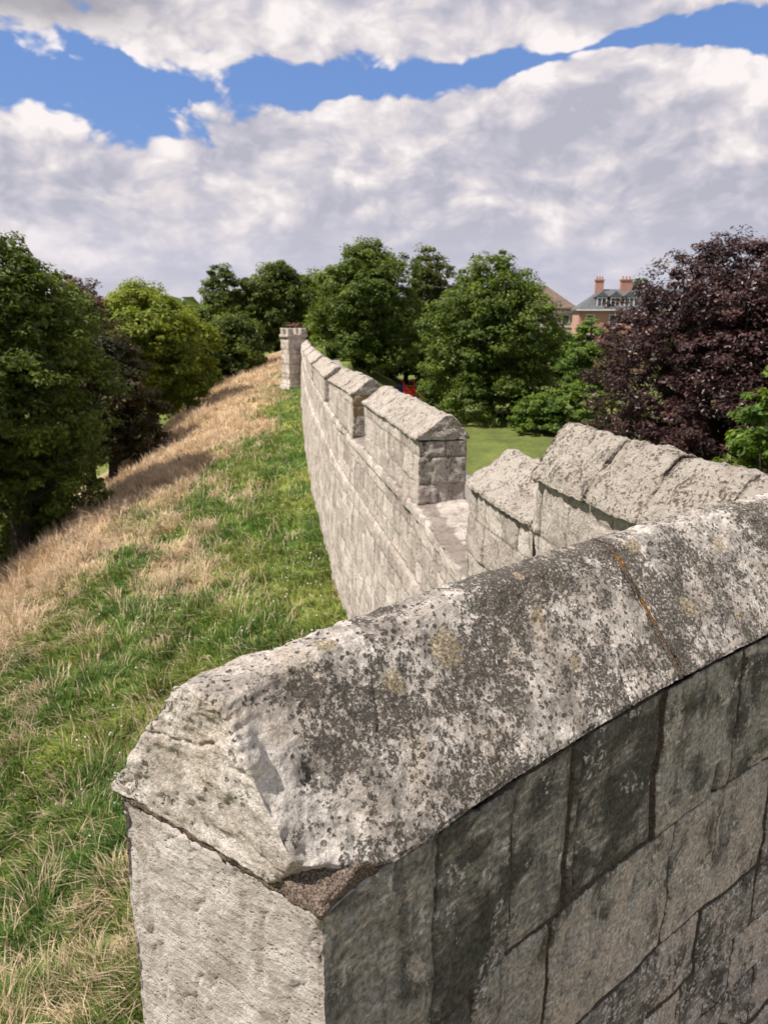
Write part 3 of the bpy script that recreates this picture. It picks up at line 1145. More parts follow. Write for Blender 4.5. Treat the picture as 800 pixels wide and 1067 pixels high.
def build_curtain():
    root = thing('curtain_wall', 'long battlemented pale stone wall running away along the top of the grass bank', 'wall',
                 (.8, 4.0, EYE - 6.0))
    r = np.random.RandomState(2)
    cz = [-9, -7, -6]
    z = -5.7
    while z < -.3:
        cz.append(z)
        z += r.uniform(.17, .30)
    cz = [c for c in cz if not (-2.05 < c < -1.72)] + [-1.84]
    mas = Masonry(cz, .36, -2, 60, 12)

    def grow(a, b, st0):
        """samples along s, coarser with distance"""
        out = [a]
        while out[-1] < b:
            yy = max(2.0, float(np.interp(out[-1], curt.s, curt.p[:, 1])))
            out.append(out[-1] + st0 * yy / 5)
        out[-1] = b
        return np.array(out)

    # lower body: offset course at -2.68, slight batter, sill on top at -1.85
    def body(s, v, w):
        z = w
        off = (-.05 + .03 * np.sin(s * 1.3) * np.sin(s * .37 + 1)) * sstep(-z, 2.58, 2.70) - .03 * np.clip(-z - 2.7, 0, 3.5)
        lo = off
        hi = np.full_like(z, .50)
        # projecting weathered sill edge
        lo = lo - .045 * sstep(z, -1.97, -1.955) * (1 - sstep(z, -1.90, -1.85) * .3)
        sl = np.where(z > -1.852, .055 * v, 0)          # top falls outwards
        return s, lo + (hi - lo) * v, z + sl
    us = grow(0, cs(46.4), .024)
    ws = np.concatenate([np.linspace(-7.5, -5.2, 14)[:-1], np.linspace(-5.2, -2.75, 96)[:-1], np.linspace(-2.75, -2.55, 14)[:-1], np.linspace(-2.55, -2.0, 26)[:-1],
                         np.linspace(-2.0, -1.851, 14)])

    def exb(r_):
        z = r_['z']
        band = np.exp(-((z + 2.655) / .05) ** 2)
        r_['disp'] = r_['disp'] + .010 * band * pn(r_['V'], 3.5, 9)
        r_['dark'] = .35 + .25 * pn(r_['V'], .8, 3) - .1 * band
        # dark drip line under the sill
        return r_
    stone('wall_face', curt, us, np.linspace(0, 1, 14), ws, body, M_CURT, root, mas, .014, .007, .010, .018, 3.2, 6, 14, exb, side=-1)
    # (side=-1: lateral grows towards the walkway, i.e. to the right of the direction of travel)

    # merlons: (y near, y far)
    spans = [(2.36, 3.955), (3.965, 5.06), (7.13, 10.3), (11.35, 15.0), (16.15, 20.5), (21.6, 25.9), (27.0, 31.5), (32.6, 37.0), (38.1, 42.0), (43.1, 46.3)]
    for k, (ya, yb) in enumerate(spans):
        a, b = cs(ya), cs(yb)
        seed = 20 + k
        if k == 0:
            capn, rise_, ridge = 3, .29, .26
        else:
            capn, rise_, ridge = None, .235, .29
        step = .014 if yb < 6 else (.02 if yb < 12 else .02 + .006 * (k - 2))

        def blk(s, v, w, rr=None):
            yy = np.interp(s, curt.s, curt.p[:, 1])
            ze = eave_z(np.clip(yy, ya + .012, yb - .012))
            zz = -1.865 + w * (ze + 1.865)
            return s, v * .48, zz
        us = np.arange(a, b, step)
        us = np.append(us, b)
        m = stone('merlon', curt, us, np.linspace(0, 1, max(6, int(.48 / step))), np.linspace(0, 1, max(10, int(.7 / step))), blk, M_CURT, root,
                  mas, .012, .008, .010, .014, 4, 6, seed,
                  lambda r_, k=k: (r_.update(oc=(.8 * ((r_['s'] < cs(11.55)) & (r_['z'] > -1.52) & r_['end']) * (k == 3)).astype(float), dark=np.where(r_['end'], 1.2, .4), tone=np.where(r_['end'], r_['tone'] * .4, r_['tone']), disp=r_['disp'] * np.where(r_['end'], 1.5, 1)), r_)[1], side=-1)  # end faces toned darker and more spotted, shade put into their colour
        if k == 2:
            m['label'] = 'first full merlon beyond the wide gap'
        # coping: separate stones along the merlon, each a sub-part
        zt = np.array([0, .028, .07, .13, .19, .225, .235])
        if k == 0:
            inn = np.array([-.035, -.03, .00, .055, .105, .145, .165])
            out = np.array([.53, .53, .50, .42, .33, .25, .225])
            zt = zt * 1.24
            cuts = [a - .05, cs(2.62), cs(3.02), cs(3.42), b + .004]
        else:
            inn = np.array([-.035, -.033, .04, .125, .20, .245, .262])
            out = np.array([.515, .515, .48, .435, .375, .335, .315])
            nst = max(1, int(round((b - a) / (1.05 if k == 1 else .52))))
            jit = r.uniform(-.08, .08, nst + 1)
            jit[0] = jit[-1] = 0
            cuts = list(np.linspace(a - .012, b + .012, nst + 1) + jit)
        for j in range(len(cuts) - 1):
            u0, u1 = cuts[j] + .004, cuts[j + 1] - .004
            ymid = np.interp(.5 * (a + b), curt.s, curt.p[:, 1])
            lift = r.uniform(-.006, .012)
            skew = r.uniform(-.02, .02)

            def cap(s, v, w, u0=u0, u1=u1, lift=lift, skew=skew):
                q = np.linspace(0, 1, 7)
                z0 = np.interp(w, q, zt)
                A, B = np.interp(w, q, inn), np.interp(w, q, out)
                yy = np.interp(s, curt.s, curt.p[:, 1])
                ze = eave_z(np.clip(yy, ya + .012, yb - .012))
                c = (s - .5 * (u0 + u1)) / (u1 - u0)
                return s, A + (B - A) * v, ze + .004 + z0 * (1 + lift * 4) + lift * .6 + skew * c

            def excap(r_, u0=u0, u1=u1, k=k):
                e = np.minimum(r_['s'] - u0, u1 - r_['s'])
                V = r_['V']
                near_end = (.016 if k == 0 else .009) * np.exp(-e / .012)
                lay = .010 * pn(V * np.array([.6, 1.6, 1]), 9, 77)
                r_['disp'] = .014 * fbm(V, 7, 5, 70 + k, .65) + lay + .012 * pn(V * np.array([.7, 2.2, 1]), 8, 78) - near_end * (1 - r_['end'])
                r_['dark'] = .45 + .5 * pn(V, 2.2, 5) + (.02 if k == 0 else 0)
                r_['tone'] = np.full(len(V), r_['tone'].mean()) + .4 * pn(V, 1.1, 8)
                return r_
            st = .012 if yb < 6 else (.018 if yb < 12 else .022 + .008 * (k - 2))
            nn = max(4, int((u1 - u0) / st))
            uu = np.concatenate([[u0, u0 + .3 * st], np.linspace(u0, u1, nn + 1)[1:-1], [u1 - .3 * st, u1]])
            stone('coping_stone', curt, uu, np.linspace(0, 1, max(5, int(.35 / st))), np.linspace(0, 1, max(9, int(.5 / st))), cap, M_CAP, m if False else root,
                  None, extra=excap, side=-1, seed=seed)
            o = bpy.context.scene.objects[-1] if False else None
    # reparent the coping stones to their merlons (sub-parts)
    mer = [o for o in root.children if o.name.startswith('merlon')]
    for c in [o for o in root.children if o.name.startswith('coping_stone')]:
        co = np.empty(len(c.data.vertices) * 3, dtype=np.float32)
        c.data.vertices.foreach_get('co', co)
        ym = co[1::3].mean()
        best, bd = None, 1e9
        for m in mer:
            bb = [v[1] for v in m.bound_box]
            d = max(min(bb) - ym, ym - max(bb), 0)
            if d < bd:
                best, bd = m, d
        c.parent = best

    # walkway slab behind the parapet
    def walk(s, v, w):
        return s, .50 + v * 1.75, -6.5 + w * 3.74
    cw = Masonry([-20, 20], .6, -2, 60, 4)
    us = grow(0, cs(46.4), .08)
    stone('walkway', curt, us, np.linspace(0, 1, 16), np.linspace(0, 1, 10), walk, M_WALK, root, cw, .02, .006, .004, .006, 3, 3, 40, side=-1)


build_curtain()


# ------------------------------------------------------------------ turret at the far corner
def build_turret():
    root = thing('corner_turret', 'small square stone turret with notched top at the far end of the wall', 'turret', (-5.7, 46.9, EYE - 5.5))
    pth = Path([(-5.78, 46.0), (-6.38, 46.8), (-6.98, 47.6)])
    mas = Masonry(list(np.arange(-6, -.5, .3)), .5, -2, 5, 3)

    def bd(s, v, w):
        fl = .10 * sstep(-w, 4.0, 4.3)
        return s + (s - .47) * 2 * fl, -fl + v * (1.25 + 2 * fl), w
    stone('wall_face', pth, np.linspace(0, .95, 20), np.linspace(0, 1, 24), np.linspace(-6, -1.38, 70), bd, M_CURT, root, mas, .03, .02, .015, .03, 1.6, 4, 60, side=-1)

    def cp(s, v, w):
        return s, -.07 + v * 1.39, -1.385 + w * .17
    stone('string_course', pth, np.linspace(-.07, 1.02, 20), np.linspace(0, 1, 24), np.linspace(0, 1, 5), cp, M_CAP, root, None, amp=.02, sc=3, seed=61, side=-1)
    for (a, b, c, d) in ((0, .34, 0, .34), (.62, .95, 0, .34), (0, .34, .9, 1.25), (.62, .95, .9, 1.25)):
        def mr(s, v, w):
            return s, c + v * (d - c), -1.22 + w * .36
        stone('merlon', pth, np.linspace(a, b, 10), np.linspace(0, 1, 8), np.linspace(0, 1, 8), mr, M_CAP, root, None, amp=.03, sc=3, seed=62, side=-1)


build_turret()


# ------------------------------------------------------------------ trees
def tube(pts, rad, k=8):
    pts = np.asarray(pts, float)
    rad = np.asarray(rad, float)
    tg = np.gradient(pts, axis=0)
    tg /= np.linalg.norm(tg, axis=1)[:, None] + 1e-9
    ref = np.array([1, .13, .05])
    a = np.cross(tg, ref)
    a /= np.linalg.norm(a, axis=1)[:, None] + 1e-9
    b = np.cross(tg, a)
    th = np.linspace(0, 2 * math.pi, k, endpoint=False)
    V = pts[:, None] + rad[:, None, None] * (np.cos(th)[None, :, None] * a[:, None] + np.sin(th)[None, :, None] * b[:, None])
    n = len(pts)
    Q = []
    for i in range(n - 1):
        for j in range(k):
            Q.append((i * k + j, i * k + (j + 1) % k, (i + 1) * k + (j + 1) % k, (i + 1) * k + j))
    return V.reshape(-1, 3), np.array(Q)


def wood_mesh(name, tubes, parent, mat=M_BARK):
    Vs, Qs, o = [], [], 0
    for p, r_ in tubes:
        v, q = tube(p, r_)
        Vs.append(v)
        Qs.append(q + o)
        o += len(v)
    return raw_mesh(name, np.concatenate(Vs), np.concatenate(Qs), mats=[mat], parent=parent)


def leaf_cards(C, Nrm, size, rnd, col, aspect=1.5):
    n = len(C)
    t = rnd.normal(size=(n, 3))
    t -= Nrm * np.sum(t * Nrm, 1)[:, None]
    t /= np.linalg.norm(t, axis=1)[:, None]
    bt = np.cross(Nrm, t)
    s = size[:, None]
    a = C - t * s * .5 * aspect
    b = C + bt * s * .36 + Nrm * s * .1
    c = C + t * s * .5 * aspect
    d = C - bt * s * .36 + Nrm * s * .1
    V = np.stack([a, b, c, d], 1).reshape(-1, 3)
    k = np.arange(n) * 4
    Q = np.stack([k, k + 1, k + 2, k + 3], 1)
    return V, Q, np.repeat(col, 4, axis=0)


def tree(name, label, cat, base, height, radius, cols, seed, leaves=30000, leaf=.16, low=.08, clump=.75, mat=None,
         group=None, lobes=9, squash=1.0, droop=.0, gap=.12, trunk_r=.3, top_pow=1.0, holes=0.0, ry=None):
    """base (x,y,z rel. eye). Crown made of lobes; leaf clumps in tiers over each lobe; every limb ends in a lobe."""
    rnd = np.random.RandomState(seed)
    bx, by, bz = base
    z0 = bz + EYE
    root = thing(name, label, cat, (bx, by, z0), group)
    ry = ry or radius
    ch = height * (1 - low)                    # crown height
    cz = z0 + height * low + ch * .5
    # lobes on an egg-shaped envelope
    L = []
    for i in range(lobes):
        t = (i + .5) / lobes
        zz = -0.82 + 1.62 * t
        th = i * 2.39996 + rnd.uniform(-.4, .4)
        env = math.sqrt(max(0.05, 1 - (zz if zz > 0 else zz * .55) ** 2)) * (1 - .15 * zz) ** top_pow
        rr = env * rnd.uniform(.42, .62)
        lr = rnd.uniform(.40, .56) * (1.0 - .22 * abs(zz))
        L.append((np.array([bx + radius * rr * math.cos(th), by + ry * rr * math.sin(th), cz + ch * .5 * zz * (.72 if zz > 0 else .86)]), lr * radius, lr * ch * .40))
    ns = 6 if low <= .03 else 0
    for i in range(ns):
        th = i * 6.2832 / ns + rnd.uniform(-.3, .3)
        L.insert(0, (np.array([bx + radius * .62 * math.cos(th), by + ry * .62 * math.sin(th), z0 + ch * rnd.uniform(.13, .2)]), radius * rnd.uniform(.30, .42), ch * .16))
    L.append((np.array([bx, by, cz + ch * .12]), radius * .55, ch * .36))
    L.append((np.array([bx + rnd.uniform(-.1, .1) * radius, by, z0 + height - ch * .17]), radius * .38, ch * .17))
    # clumps over each lobe
    nclump = int(leaves / 70)
    w = np.array([l[1] ** 2 for l in L])
    pick = rnd.choice(len(L), nclump, p=w / w.sum())
    d = rnd.normal(size=(nclump, 3))
    d[:, 2] = d[:, 2] * .9 + .22
    d /= np.linalg.norm(d, axis=1)[:, None]
    lc = np.array([l[0] for l in L])[pick]
    lr = np.array([l[1] for l in L])[pick]
    lz = np.array([l[2] for l in L])[pick]
    rad = rnd.uniform(.72, 1.06, nclump) ** .8
    rad *= 1 + .20 * fbm(d * 2 + lc * .3, 1.0, 2, seed)
    spray = rnd.uniform(0, 1, nclump) < .10
    rad = np.where(spray, rad * rnd.uniform(1.0, 1.13, nclump), rad)
    CC = lc + d * np.stack([lr * rad, lr * rad, lz * rad], 1)
    keep = CC[:, 2] > z0 + .25 + height * low * .55
    if holes > 0:
        keep &= fbm(CC, .45, 2, seed + 5) > (-.45 + holes)
    CC, d, pick = CC[keep], d[keep], pick[keep]
    nclump = len(CC)
    per = int(leaves / nclump)
    cr = clump * rnd.uniform(.4, 1.35, nclump)
    # leaves: flattened tier per clump
    u = rnd.normal(size=(nclump, per, 3))
    u /= np.linalg.norm(u, axis=2)[..., None]
    rr = rnd.uniform(.15, 1.0, (nclump, per)) ** .55
    off = u * rr[..., None] * cr[:, None, None] * np.array([1, 1, .52])
    off[..., 2] -= droop * (off[..., 0] ** 2 + off[..., 1] ** 2)
    P = (CC[:, None] + off).reshape(-1, 3)
    nrm = u * .45 + d[:, None] * .30 + np.array([0, 0, .65]) + rnd.normal(0, .38, (nclump, per, 3))
    nrm = nrm.reshape(-1, 3)
    nrm /= np.linalg.norm(nrm, axis=1)[:, None]
    cc = np.array(cols)
    kind = np.clip(.5 + .8 * fbm(CC, .5, 2, seed + 9) + rnd.normal(0, .2, nclump), 0, 1)
    kk = np.clip(np.repeat(kind, per) + rnd.normal(0, .16, nclump * per), 0, 1)
    col = cc[0][None] * (1 - kk)[:, None] + cc[1][None] * kk[:, None]
    col *= rnd.uniform(.6, 1.45, (len(col), 1))
    V, Q, A = leaf_cards(P, nrm, leaf * rnd.uniform(.6, 1.3, len(P)), rnd, col)
    raw_mesh('crown', V, Q, mats=[mat or M_LEAF], attr=A, smooth=False, parent=root)
    # wood
    tb = []
    top = np.array([bx + rnd.uniform(-.3, .3), by, z0 + height * .80])
    tp = np.array([[bx, by, z0 - .3], [bx, by, z0 + .3], [bx + .1, by, z0 + height * .25], [bx - .05, by, z0 + height * .5], top])
    tb.append((tp, [trunk_r * 1.35, trunk_r * 1.05, trunk_r * .8, trunk_r * .5, .04]))
    for (c, a, b_) in L[:-2]:
        f = rnd.uniform(.18, .5)
        st = np.array([bx, by, z0 + height * f * (.6 + low)])
        md = st * .45 + c * .55 + np.array([0, 0, -.25])
        tb.append((np.array([st, md, c, c + (c - md) * .5]), [trunk_r * .45, trunk_r * .28, trunk_r * .15, .02]))
    wood_mesh('trunk', tb, root)
    return root


DG = [(.048, .078, .016), (.14, .18, .033)]      # dark broadleaf
MG = [(.058, .095, .018), (.155, .21, .036)]      # mid green
YG = [(.12, .170, .022), (.26, .30, .038)]      # yellow green
BG = [(.075, .135, .025), (.180, .260, .045)]      # bright young green
CU = [(.024, .012, .013), (.082, .041, .038)]      # copper beech / plum
RB = [(.060, .040, .020), (.120, .065, .035)]      # reddish brown


def ground_z(x, y):
    return float(bank_h(np.array([x]), np.array([y]))[0])


def T(name, label, cat, x, y, top, rad, cols, seed, **kw):
    g = ground_z(x, y)
    return tree(name, label, cat, (x, y, g), top - g, rad, cols, seed, **kw)


# park side
PG = 'trees round the park lawn'
BGP = 'trees below the grass bank'
T('broadleaf_tree', 'tall wide rounded green tree standing behind the red climbing frame', 'tree', -1.9, 77, 7.0, 6.2, MG, 1, leaves=70000, leaf=.24, low=.01, clump=.95, lobes=16, trunk_r=.45, group=PG)
T('broadleaf_tree', 'tallest narrow tree with an olive sunlit top rising between two bigger green trees', 'tree', 5.0, 84, 7.0, 3.6, [(.075, .095, .022), (.17, .18, .04)], 2, leaves=26000, leaf=.25, low=.05, clump=.8, trunk_r=.35, group=PG)
T('broadleaf_tree', 'broad dense green tree with its skirt touching the lawn, right of the red climbing frame', 'tree', 8.1, 58, 4.45, 5.6, MG, 3, leaves=85000, leaf=.19, low=.01, clump=.75, lobes=17, trunk_r=.4, group=PG)
T('copper_tree', 'big dark purple-leaved tree behind the raised battlements', 'tree', 14.5, 31, 3.3, 6.3, CU, 4, leaves=200000, leaf=.115, low=.0, clump=.52, lobes=26, trunk_r=.3, mat=M_COPPER)
T('young_tree', 'loose light green tree in front of the brick houses, partly see-through', 'tree', 14.2, 53, -.5, 2.2, BG, 5, leaves=11000, leaf=.19, low=.1, clump=.5, trunk_r=.12, holes=.2)
T('columnar_tree', 'slim yellow-green tree between the brick house and the purple tree', 'tree', 15.6, 51, -.7, .95, YG, 6, leaves=5000, leaf=.17, low=.05, clump=.4, trunk_r=.1)
T('bush', 'low spreading bright green bush on the lawn before the broad dense tree', 'bush', 10.6, 51.0, -5.3, 2.1, BG, 7, leaves=14000, leaf=.15, low=.02, clump=.42, trunk_r=.08, ry=2.0)
T('bush', 'light green bush under the left edge of the purple tree', 'bush', 13.4, 50.5, -4.3, 1.9, BG, 8, leaves=9000, leaf=.16, low=.02, clump=.42, trunk_r=.08)
T('young_tree', 'pale green leafy tree at the right edge beside the purple tree', 'tree', 11.1, 20.5, -.9, 1.75, BG, 9, leaves=15000, leaf=.14, low=.02, clump=.42, trunk_r=.12, holes=.1)
T('broadleaf_tree', 'small green treetop showing above the roof right of the tall brick chimney', 'tree', 46.5, 140, 6.4, 3.4, MG, 10, leaves=8000, leaf=.4, low=.3, clump=1.0, trunk_r=.3)
for i, (x, y, top, rad, cl, lb) in enumerate([
        (-8.8, 92, 4.6, 4.4, MG, 'green tree just right of the far turret, left of the tall wide tree'),
        (2.6, 90, .5, 5.5, DG, 'dark low tree in shade behind the red climbing frame'),
        (-3.0, 88, 1.5, 6.0, DG, 'dark shaded tree behind the trunk of the tall wide tree'),
        (12.5, 90, 1.0, 6.0, DG, 'dark tree hidden behind the broad dense green tree'),
        (22.0, 95, -2.6, 6.0, DG, 'low dark green tree before the cream house'),
        (38.0, 92, -1.0, 6.5, DG, 'dark green tree behind the purple tree')]):
    T('broadleaf_tree', lb, 'tree', x, y, top, rad, cl, 30 + i, leaves=18000, leaf=.3, low=.0, clump=1.0, trunk_r=.3, group=PG)

# field side
T('broadleaf_tree', 'big dark tree filling the left edge with sunlit leaf sprays', 'tree', -13.1, 25.5, 2.9, 4.1, [(.042, .070, .015), (.16, .21, .035)], 11, leaves=110000, leaf=.13, low=.12, clump=.5, lobes=19, trunk_r=.35, group=BGP)
T('broadleaf_tree', 'dark green tree low at the left edge beneath the biggest tree', 'tree', -14.6, 20.0, -1.8, 3.4, DG, 12, leaves=40000, leaf=.13, low=.0, clump=.55, trunk_r=.3, group=BGP)
T('copper_tree', 'reddish-brown treetop peeping over the big left tree', 'tree', -17.0, 42, 2.05, 3.0, RB, 13, leaves=36000, leaf=.17, low=.1, clump=.6, trunk_r=.3, mat=M_COPPER)
T('copper_tree', 'dark brownish tree between the big left tree and the yellow-green one', 'tree', -13.8, 37, -.9, 2.7, [(.028, .034, .016), (.10, .08, .035)], 14, leaves=36000, leaf=.16, low=.12, clump=.5, trunk_r=.25)
T('lime_tree', 'rounded yellow-green sunlit tree on the left beyond the bank', 'tree', -15.4, 49, 1.95, 4.6, YG, 15, leaves=75000, leaf=.18, low=.20, clump=.65, lobes=15, trunk_r=.3)
T('broadleaf_tree', 'tall dark tree standing left of its twin beyond the yellow-green tree', 'tree', -17.0, 82, 5.0, 4.0, DG, 16, leaves=36000, leaf=.24, low=.02, clump=.7, trunk_r=.35, holes=.1, group=BGP)
T('broadleaf_tree', 'tall dark round-topped tree just left of the far turret', 'tree', -11.8, 84, 5.4, 4.2, DG, 17, leaves=42000, leaf=.24, low=.02, clump=.8, trunk_r=.35, group=BGP)
T('shrub', 'small reddish shrub showing over the top of the far turret', 'shrub', -7.3, 60, -.15, .95, [(.14, .06, .045), (.25, .13, .09)], 18, leaves=2500, leaf=.13, low=.1, clump=.25, trunk_r=.05, mat=M_COPPER)
T('bush', 'dark leafy bush low between the big left tree and the bank edge', 'bush', -13.4, 28.0, -5.6, 1.9, DG, 19, leaves=16000, leaf=.13, low=.0, clump=.4, trunk_r=.08)
T('bush', 'dull reddish-green bush at the foot of the dark brownish tree', 'bush', -15.2, 33.0, -5.4, 1.7, [(.035, .045, .016), (.10, .075, .035)], 20, leaves=14000, leaf=.13, low=.0, clump=.4, trunk_r=.08)
for i, (x, y, top, rad, cl, lb) in enumerate([
        (-23.5, 60, .9, 5.0, MG, 'green tree far behind the gap beside the reddish-brown treetop'),
        (-17.0, 62, .6, 4.6, DG, 'dark low tree right of the yellow-green tree'),
        (-26.0, 88, 1.2, 6.0, MG, 'distant green tree behind the yellow-green tree'),
        (-20.5, 33, .5, 5.0, DG, 'dark tree behind the biggest tree at the left edge'),
        (-13.4, 66, .2, 3.4, DG, 'dark leafy tree above the edge of the straw-coloured bank')]):
    T('broadleaf_tree', lb, 'tree', x, y, top, rad, cl, 50 + i, leaves=24000, leaf=.22, low=.0, clump=.8, trunk_r=.3, group=BGP)


def far_wood():
    rnd = np.random.RandomState(77)
    n = 26000
    az = rnd.uniform(-60, 60, n)
    d = rnd.uniform(190, 330, n)
    x, y = d * np.sin(np.radians(az)), d * np.cos(np.radians(az))
    hh = 9.5 + 3.5 * fbm(np.stack([az * .25, az * 0, az * 0], 1), 1.0, 3, 5)
    z = rnd.uniform(0, 1, n) ** .7 * hh
    nrm = rnd.normal(0, .5, (n, 3)) + np.array([0, -.3, .8])
    nrm /= np.linalg.norm(nrm, axis=1)[:, None]
    k = rnd.uniform(0, 1, (n, 1))
    col = np.array(DG[0]) * (1 - k) * 1.5 + np.array(DG[1]) * k
    V, Q, A = leaf_cards(np.stack([x, y, z], 1), nrm, rnd.uniform(1.5, 3.6, n), rnd, col)
    o = raw_mesh('far_wood', V, Q, mats=[M_LEAF], attr=A, smooth=False)
    tag(o, 'distant belt of woodland closing the horizon behind everything', 'wood', kind='stuff')


far_wood()


# ------------------------------------------------------------------ houses
def boxes(name, lst, mat, parent, rot=0., org=(0, 0, 0)):
    """one mesh of several boxes (x0,x1,y0,y1,z0,z1) in the house's own frame"""
    Vs, Qs = [], []
    for i, (x0, x1, y0, y1, z0, z1) in enumerate(lst):
        v = np.array([(x0, y0, z0), (x1, y0, z0), (x1, y1, z0), (x0, y1, z0), (x0, y0, z1), (x1, y0, z1), (x1, y1, z1), (x0, y1, z1)], float)
        Vs.append(v)
        Qs.append(np.array([(0, 3, 2, 1), (4, 5, 6, 7), (0, 1, 5, 4), (1, 2, 6, 5), (2, 3, 7, 6), (3, 0, 4, 7)]) + 8 * i)
    o = raw_mesh(name, np.concatenate(Vs), np.concatenate(Qs), mats=[mat], smooth=False)
    o.parent = parent
    return o


def poly_mesh(name, V, F, mat, parent):
    me = bpy.data.meshes.new(name)
    me.from_pydata(V, [], F)
    me.materials.append(mat)
    o = bpy.data.objects.new(name, me)
    COL.objects.link(o)
    o.parent = parent
    return o


def build_houses():
    # brick terrace, front facing the park; local frame: x along the front, y depth, z up
    h = thing('brick_house', 'red brick house with slate roof, dormers and two chimneys beyond the park trees', 'house', (28.0, 110, 0))
    h.rotation_euler = (0, 0, R(-8))
    W, D, E = 17.0, 9.0, 8.6
    boxes('wall', [(0, W, 0, D, -.2, E)], M_BRICK, h)
    ov = .35
    rz = 11.5
    V = [(-ov, -ov, E), (W + ov, -ov, E), (W + ov, D + ov, E), (-ov, D + ov, E), (3.4, D / 2, rz), (W + ov, D / 2, rz),
         (-ov, -ov, E - .2), (W + ov, -ov, E - .2), (W + ov, D + ov, E - .2), (-ov, D + ov, E - .2)]
    roof = poly_mesh('roof', V, [(0, 1, 5, 4), (2, 3, 4, 5), (3, 0, 4), (1, 2, 5), (0, 6, 7, 1), (1, 7, 8, 2), (2, 8, 9, 3), (3, 9, 6, 0), (6, 9, 8, 7)], M_SLATE, h)
    boxes('gutter', [(-ov - .08, W + ov, -ov - .12, -ov - .01, E - .16, E + .02)], M_WHITE, h)
    for cx, cw in ((3.1, 1.2), (6.9, 1.6)):
        c = boxes('chimney', [(cx - cw / 2, cx + cw / 2, D / 2 - .5, D / 2 + .5, 10.2, 12.7), (cx - cw / 2 - .1, cx + cw / 2 + .1, D / 2 - .6, D / 2 + .6, 12.71, 12.9)], M_BRICK, roof)
        for k in range(3):
            px_ = cx - cw * .3 + k * cw * .3
            o = wood_mesh('chimney_pot', [(np.array([(px_, D / 2, 12.88), (px_, D / 2, 13.1), (px_, D / 2, 13.3)]), [.13, .11, .12])], None, M_TERRA)
            o.parent = roof
    for dx in (3.1, 5.0, 6.9, 9.6, 12.6):
        d = boxes('dormer', [(dx - .8, dx + .8, .55, 3.6, 8.9, 10.35)], M_SLATE, h)
        poly_mesh('dormer_roof', [(dx - 1.0, .35, 10.352), (dx + 1.0, .35, 10.352), (dx, .35, 11.15), (dx - 1.0, 3.6, 10.352), (dx + 1.0, 3.6, 10.352), (dx, 3.9, 11.15)],
                  [(0, 1, 2), (0, 2, 5, 3), (1, 4, 5, 2), (3, 5, 4), (0, 3, 4, 1)], M_SLATE, d)
        boxes('frame', [(dx - .72, dx - .55, .47, .548, 9.0, 10.3), (dx + .55, dx + .72, .47, .548, 9.0, 10.3), (dx - .55, dx + .55, .47, .548, 10.14, 10.3), (dx - .06, dx + .06, .47, .548, 9.0, 10.14)], M_WHITE, d)
        boxes('pane', [(dx - .55, dx - .06, .50, .53, 9.0, 10.14), (dx + .06, dx + .55, .50, .53, 9.0, 10.14)], M_GLASS, d)
    for fl in (0, 1, 2):
        for dx in (1.6, 4.8, 8.0, 11.2, 14.4):
            z = .9 + fl * 2.7
            w = boxes('window', [(dx - .6, dx - .5, -.06, -.005, z, z + 1.6), (dx + .5, dx + .6, -.06, -.005, z, z + 1.6), (dx - .5, dx + .5, -.06, -.005, z + 1.5, z + 1.6),
                                 (dx - .5, dx + .5, -.06, -.005, z + .75, z + .82)], M_WHITE, h)
            boxes('pane', [(dx - .5, dx + .5, -.03, -.008, z, z + 1.5)], M_GLASS, w)
            boxes('sill', [(dx - .7, dx + .7, -.14, -.003, z - .14, z - .01)], M_WHITE, w)
    # cream house with brown hipped roof
    c = thing('cream_house', 'cream rendered house with brown hipped roof left of the brick house', 'house', (20.5, 122, 0))
    c.rotation_euler = (0, 0, R(-6))
    W, D, E = 9.6, 10, 8.9
    boxes('wall', [(0, W, 0, D, -.2, E)], M_CREAM, c)
    rz = 12.6
    ov = .5
    V = [(-ov, -ov, E), (W + ov, -ov, E), (W + ov, D + ov, E), (-ov, D + ov, E), (W * .42, D / 2, rz), (W * .55, D / 2, rz),
         (-ov, -ov, E - .25), (W + ov, -ov, E - .25), (W + ov, D + ov, E - .25), (-ov, D + ov, E - .25)]
    poly_mesh('roof', V, [(0, 1, 5, 4), (2, 3, 4, 5), (3, 0, 4), (1, 2, 5), (0, 6, 7, 1), (1, 7, 8, 2), (2, 8, 9, 3), (3, 9, 6, 0), (6, 9, 8, 7)], M_TILE, c)
    boxes('cornice', [(-.2, W + .2, -.2, -.003, E - .75, E - .45), (-.1, W + .1, -.1, -.003, 5.9, 6.1)], M_WHITE, c)
    for dx in (1.4, 3.7, 6.0, 8.3):
        for z in (1.0, 3.8, 6.4):
            w = boxes('window', [(dx - .6, dx - .5, -.08, -.005, z, z + 1.5), (dx + .5, dx + .6, -.08, -.005, z, z + 1.5), (dx - .5, dx + .5, -.08, -.005, z + 1.4, z + 1.5)], M_WHITE, c)
            boxes('pane', [(dx - .5, dx + .5, -.04, -.008, z, z + 1.4)], M_GLASS, w)


build_houses()


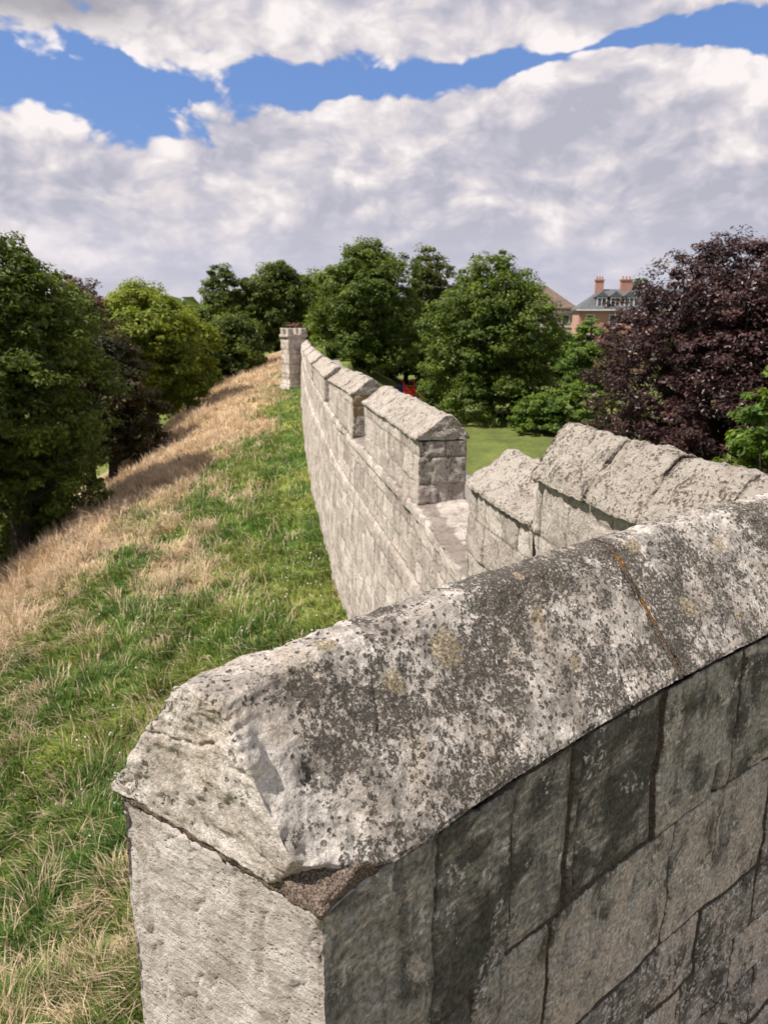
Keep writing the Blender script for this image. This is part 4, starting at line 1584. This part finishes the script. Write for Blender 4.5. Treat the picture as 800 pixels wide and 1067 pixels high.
# ------------------------------------------------------------------ play equipment on the lawn
def build_play():
    z = 0.0
    p = thing('playground_climber', 'small bright red climbing frame standing on the far lawn', 'climbing frame', (3.0, 75.0, z))
    posts = []
    for x, y, hh in ((2.45, 74.6, 1.75), (3.45, 74.6, 1.85), (2.45, 75.5, 1.7), (3.45, 75.5, 1.8)):
        o = wood_mesh('post', [(np.array([(x, y, z - .1), (x, y, z + hh * .5), (x, y, z + hh)]), [.05, .05, .045])], p, M_RED)
    b = []
    for k in range(4):
        zz = z + .35 + k * .32
        b.append((np.array([(2.45, 74.6, zz), (2.95, 74.6, zz), (3.45, 74.6, zz)]), [.03] * 3))
        b.append((np.array([(3.45, 74.6, zz), (3.45, 75.1, zz), (3.45, 75.5, zz)]), [.03] * 3))
    wood_mesh('ladder_bars', b, p, M_RED)
    o = poly_mesh('panel', [(2.55 - 3, 74.62 - 75, .25), (3.38 - 3, 74.62 - 75, .25), (3.38 - 3, 74.62 - 75, 1.15), (2.96 - 3, 74.62 - 75, .95), (2.55 - 3, 74.62 - 75, 1.2),
                            (2.55 - 3, 74.68 - 75, .25), (3.38 - 3, 74.68 - 75, .25), (3.38 - 3, 74.68 - 75, 1.15), (2.96 - 3, 74.68 - 75, .95), (2.55 - 3, 74.68 - 75, 1.2)],
                  [(0, 1, 2, 3, 4), (9, 8, 7, 6, 5), (0, 5, 6, 1), (1, 6, 7, 2), (2, 7, 8, 3), (3, 8, 9, 4), (4, 9, 5, 0)], M_RED, p)
    sl = [(3.45, 74.5, 1.0), (3.8, 74.3, .7), (4.15, 74.1, .32), (4.5, 73.95, .18)]
    V, F = [], []
    for (x, y, zz) in sl:
        V += [(x - 3, y - .25 - 75, zz), (x - 3, y + .25 - 75, zz), (x - 3, y + .25 - 75, zz - .06), (x - 3, y - .25 - 75, zz - .06)]
    for i in range(3):
        for j in range(4):
            F.append((4 * i + j, 4 * i + (j + 1) % 4, 4 * i + 4 + (j + 1) % 4, 4 * i + 4 + j))
    F += [(3, 2, 1, 0), (12, 13, 14, 15)]
    poly_mesh('slide', V, F, M_RED, p)
    q = thing('playground_screen', 'small dark blue play board beside the red climbing frame', 'play board', (1.75, 75.0, z))
    boxes('board', [(-.28, .28, -.05, .05, .25, 1.25)], M_BLUE, q)
    for s in (-.28, .28):
        o = wood_mesh('post', [(np.array([(s, 0, -.1), (s, 0, .7), (s, 0, 1.55)]), [.045, .045, .04])], None, M_BLUE)
        o.parent = q

    p.location = (2.45, 72.5, z)
    q.location = (1.55, 72.5, z)


build_play()
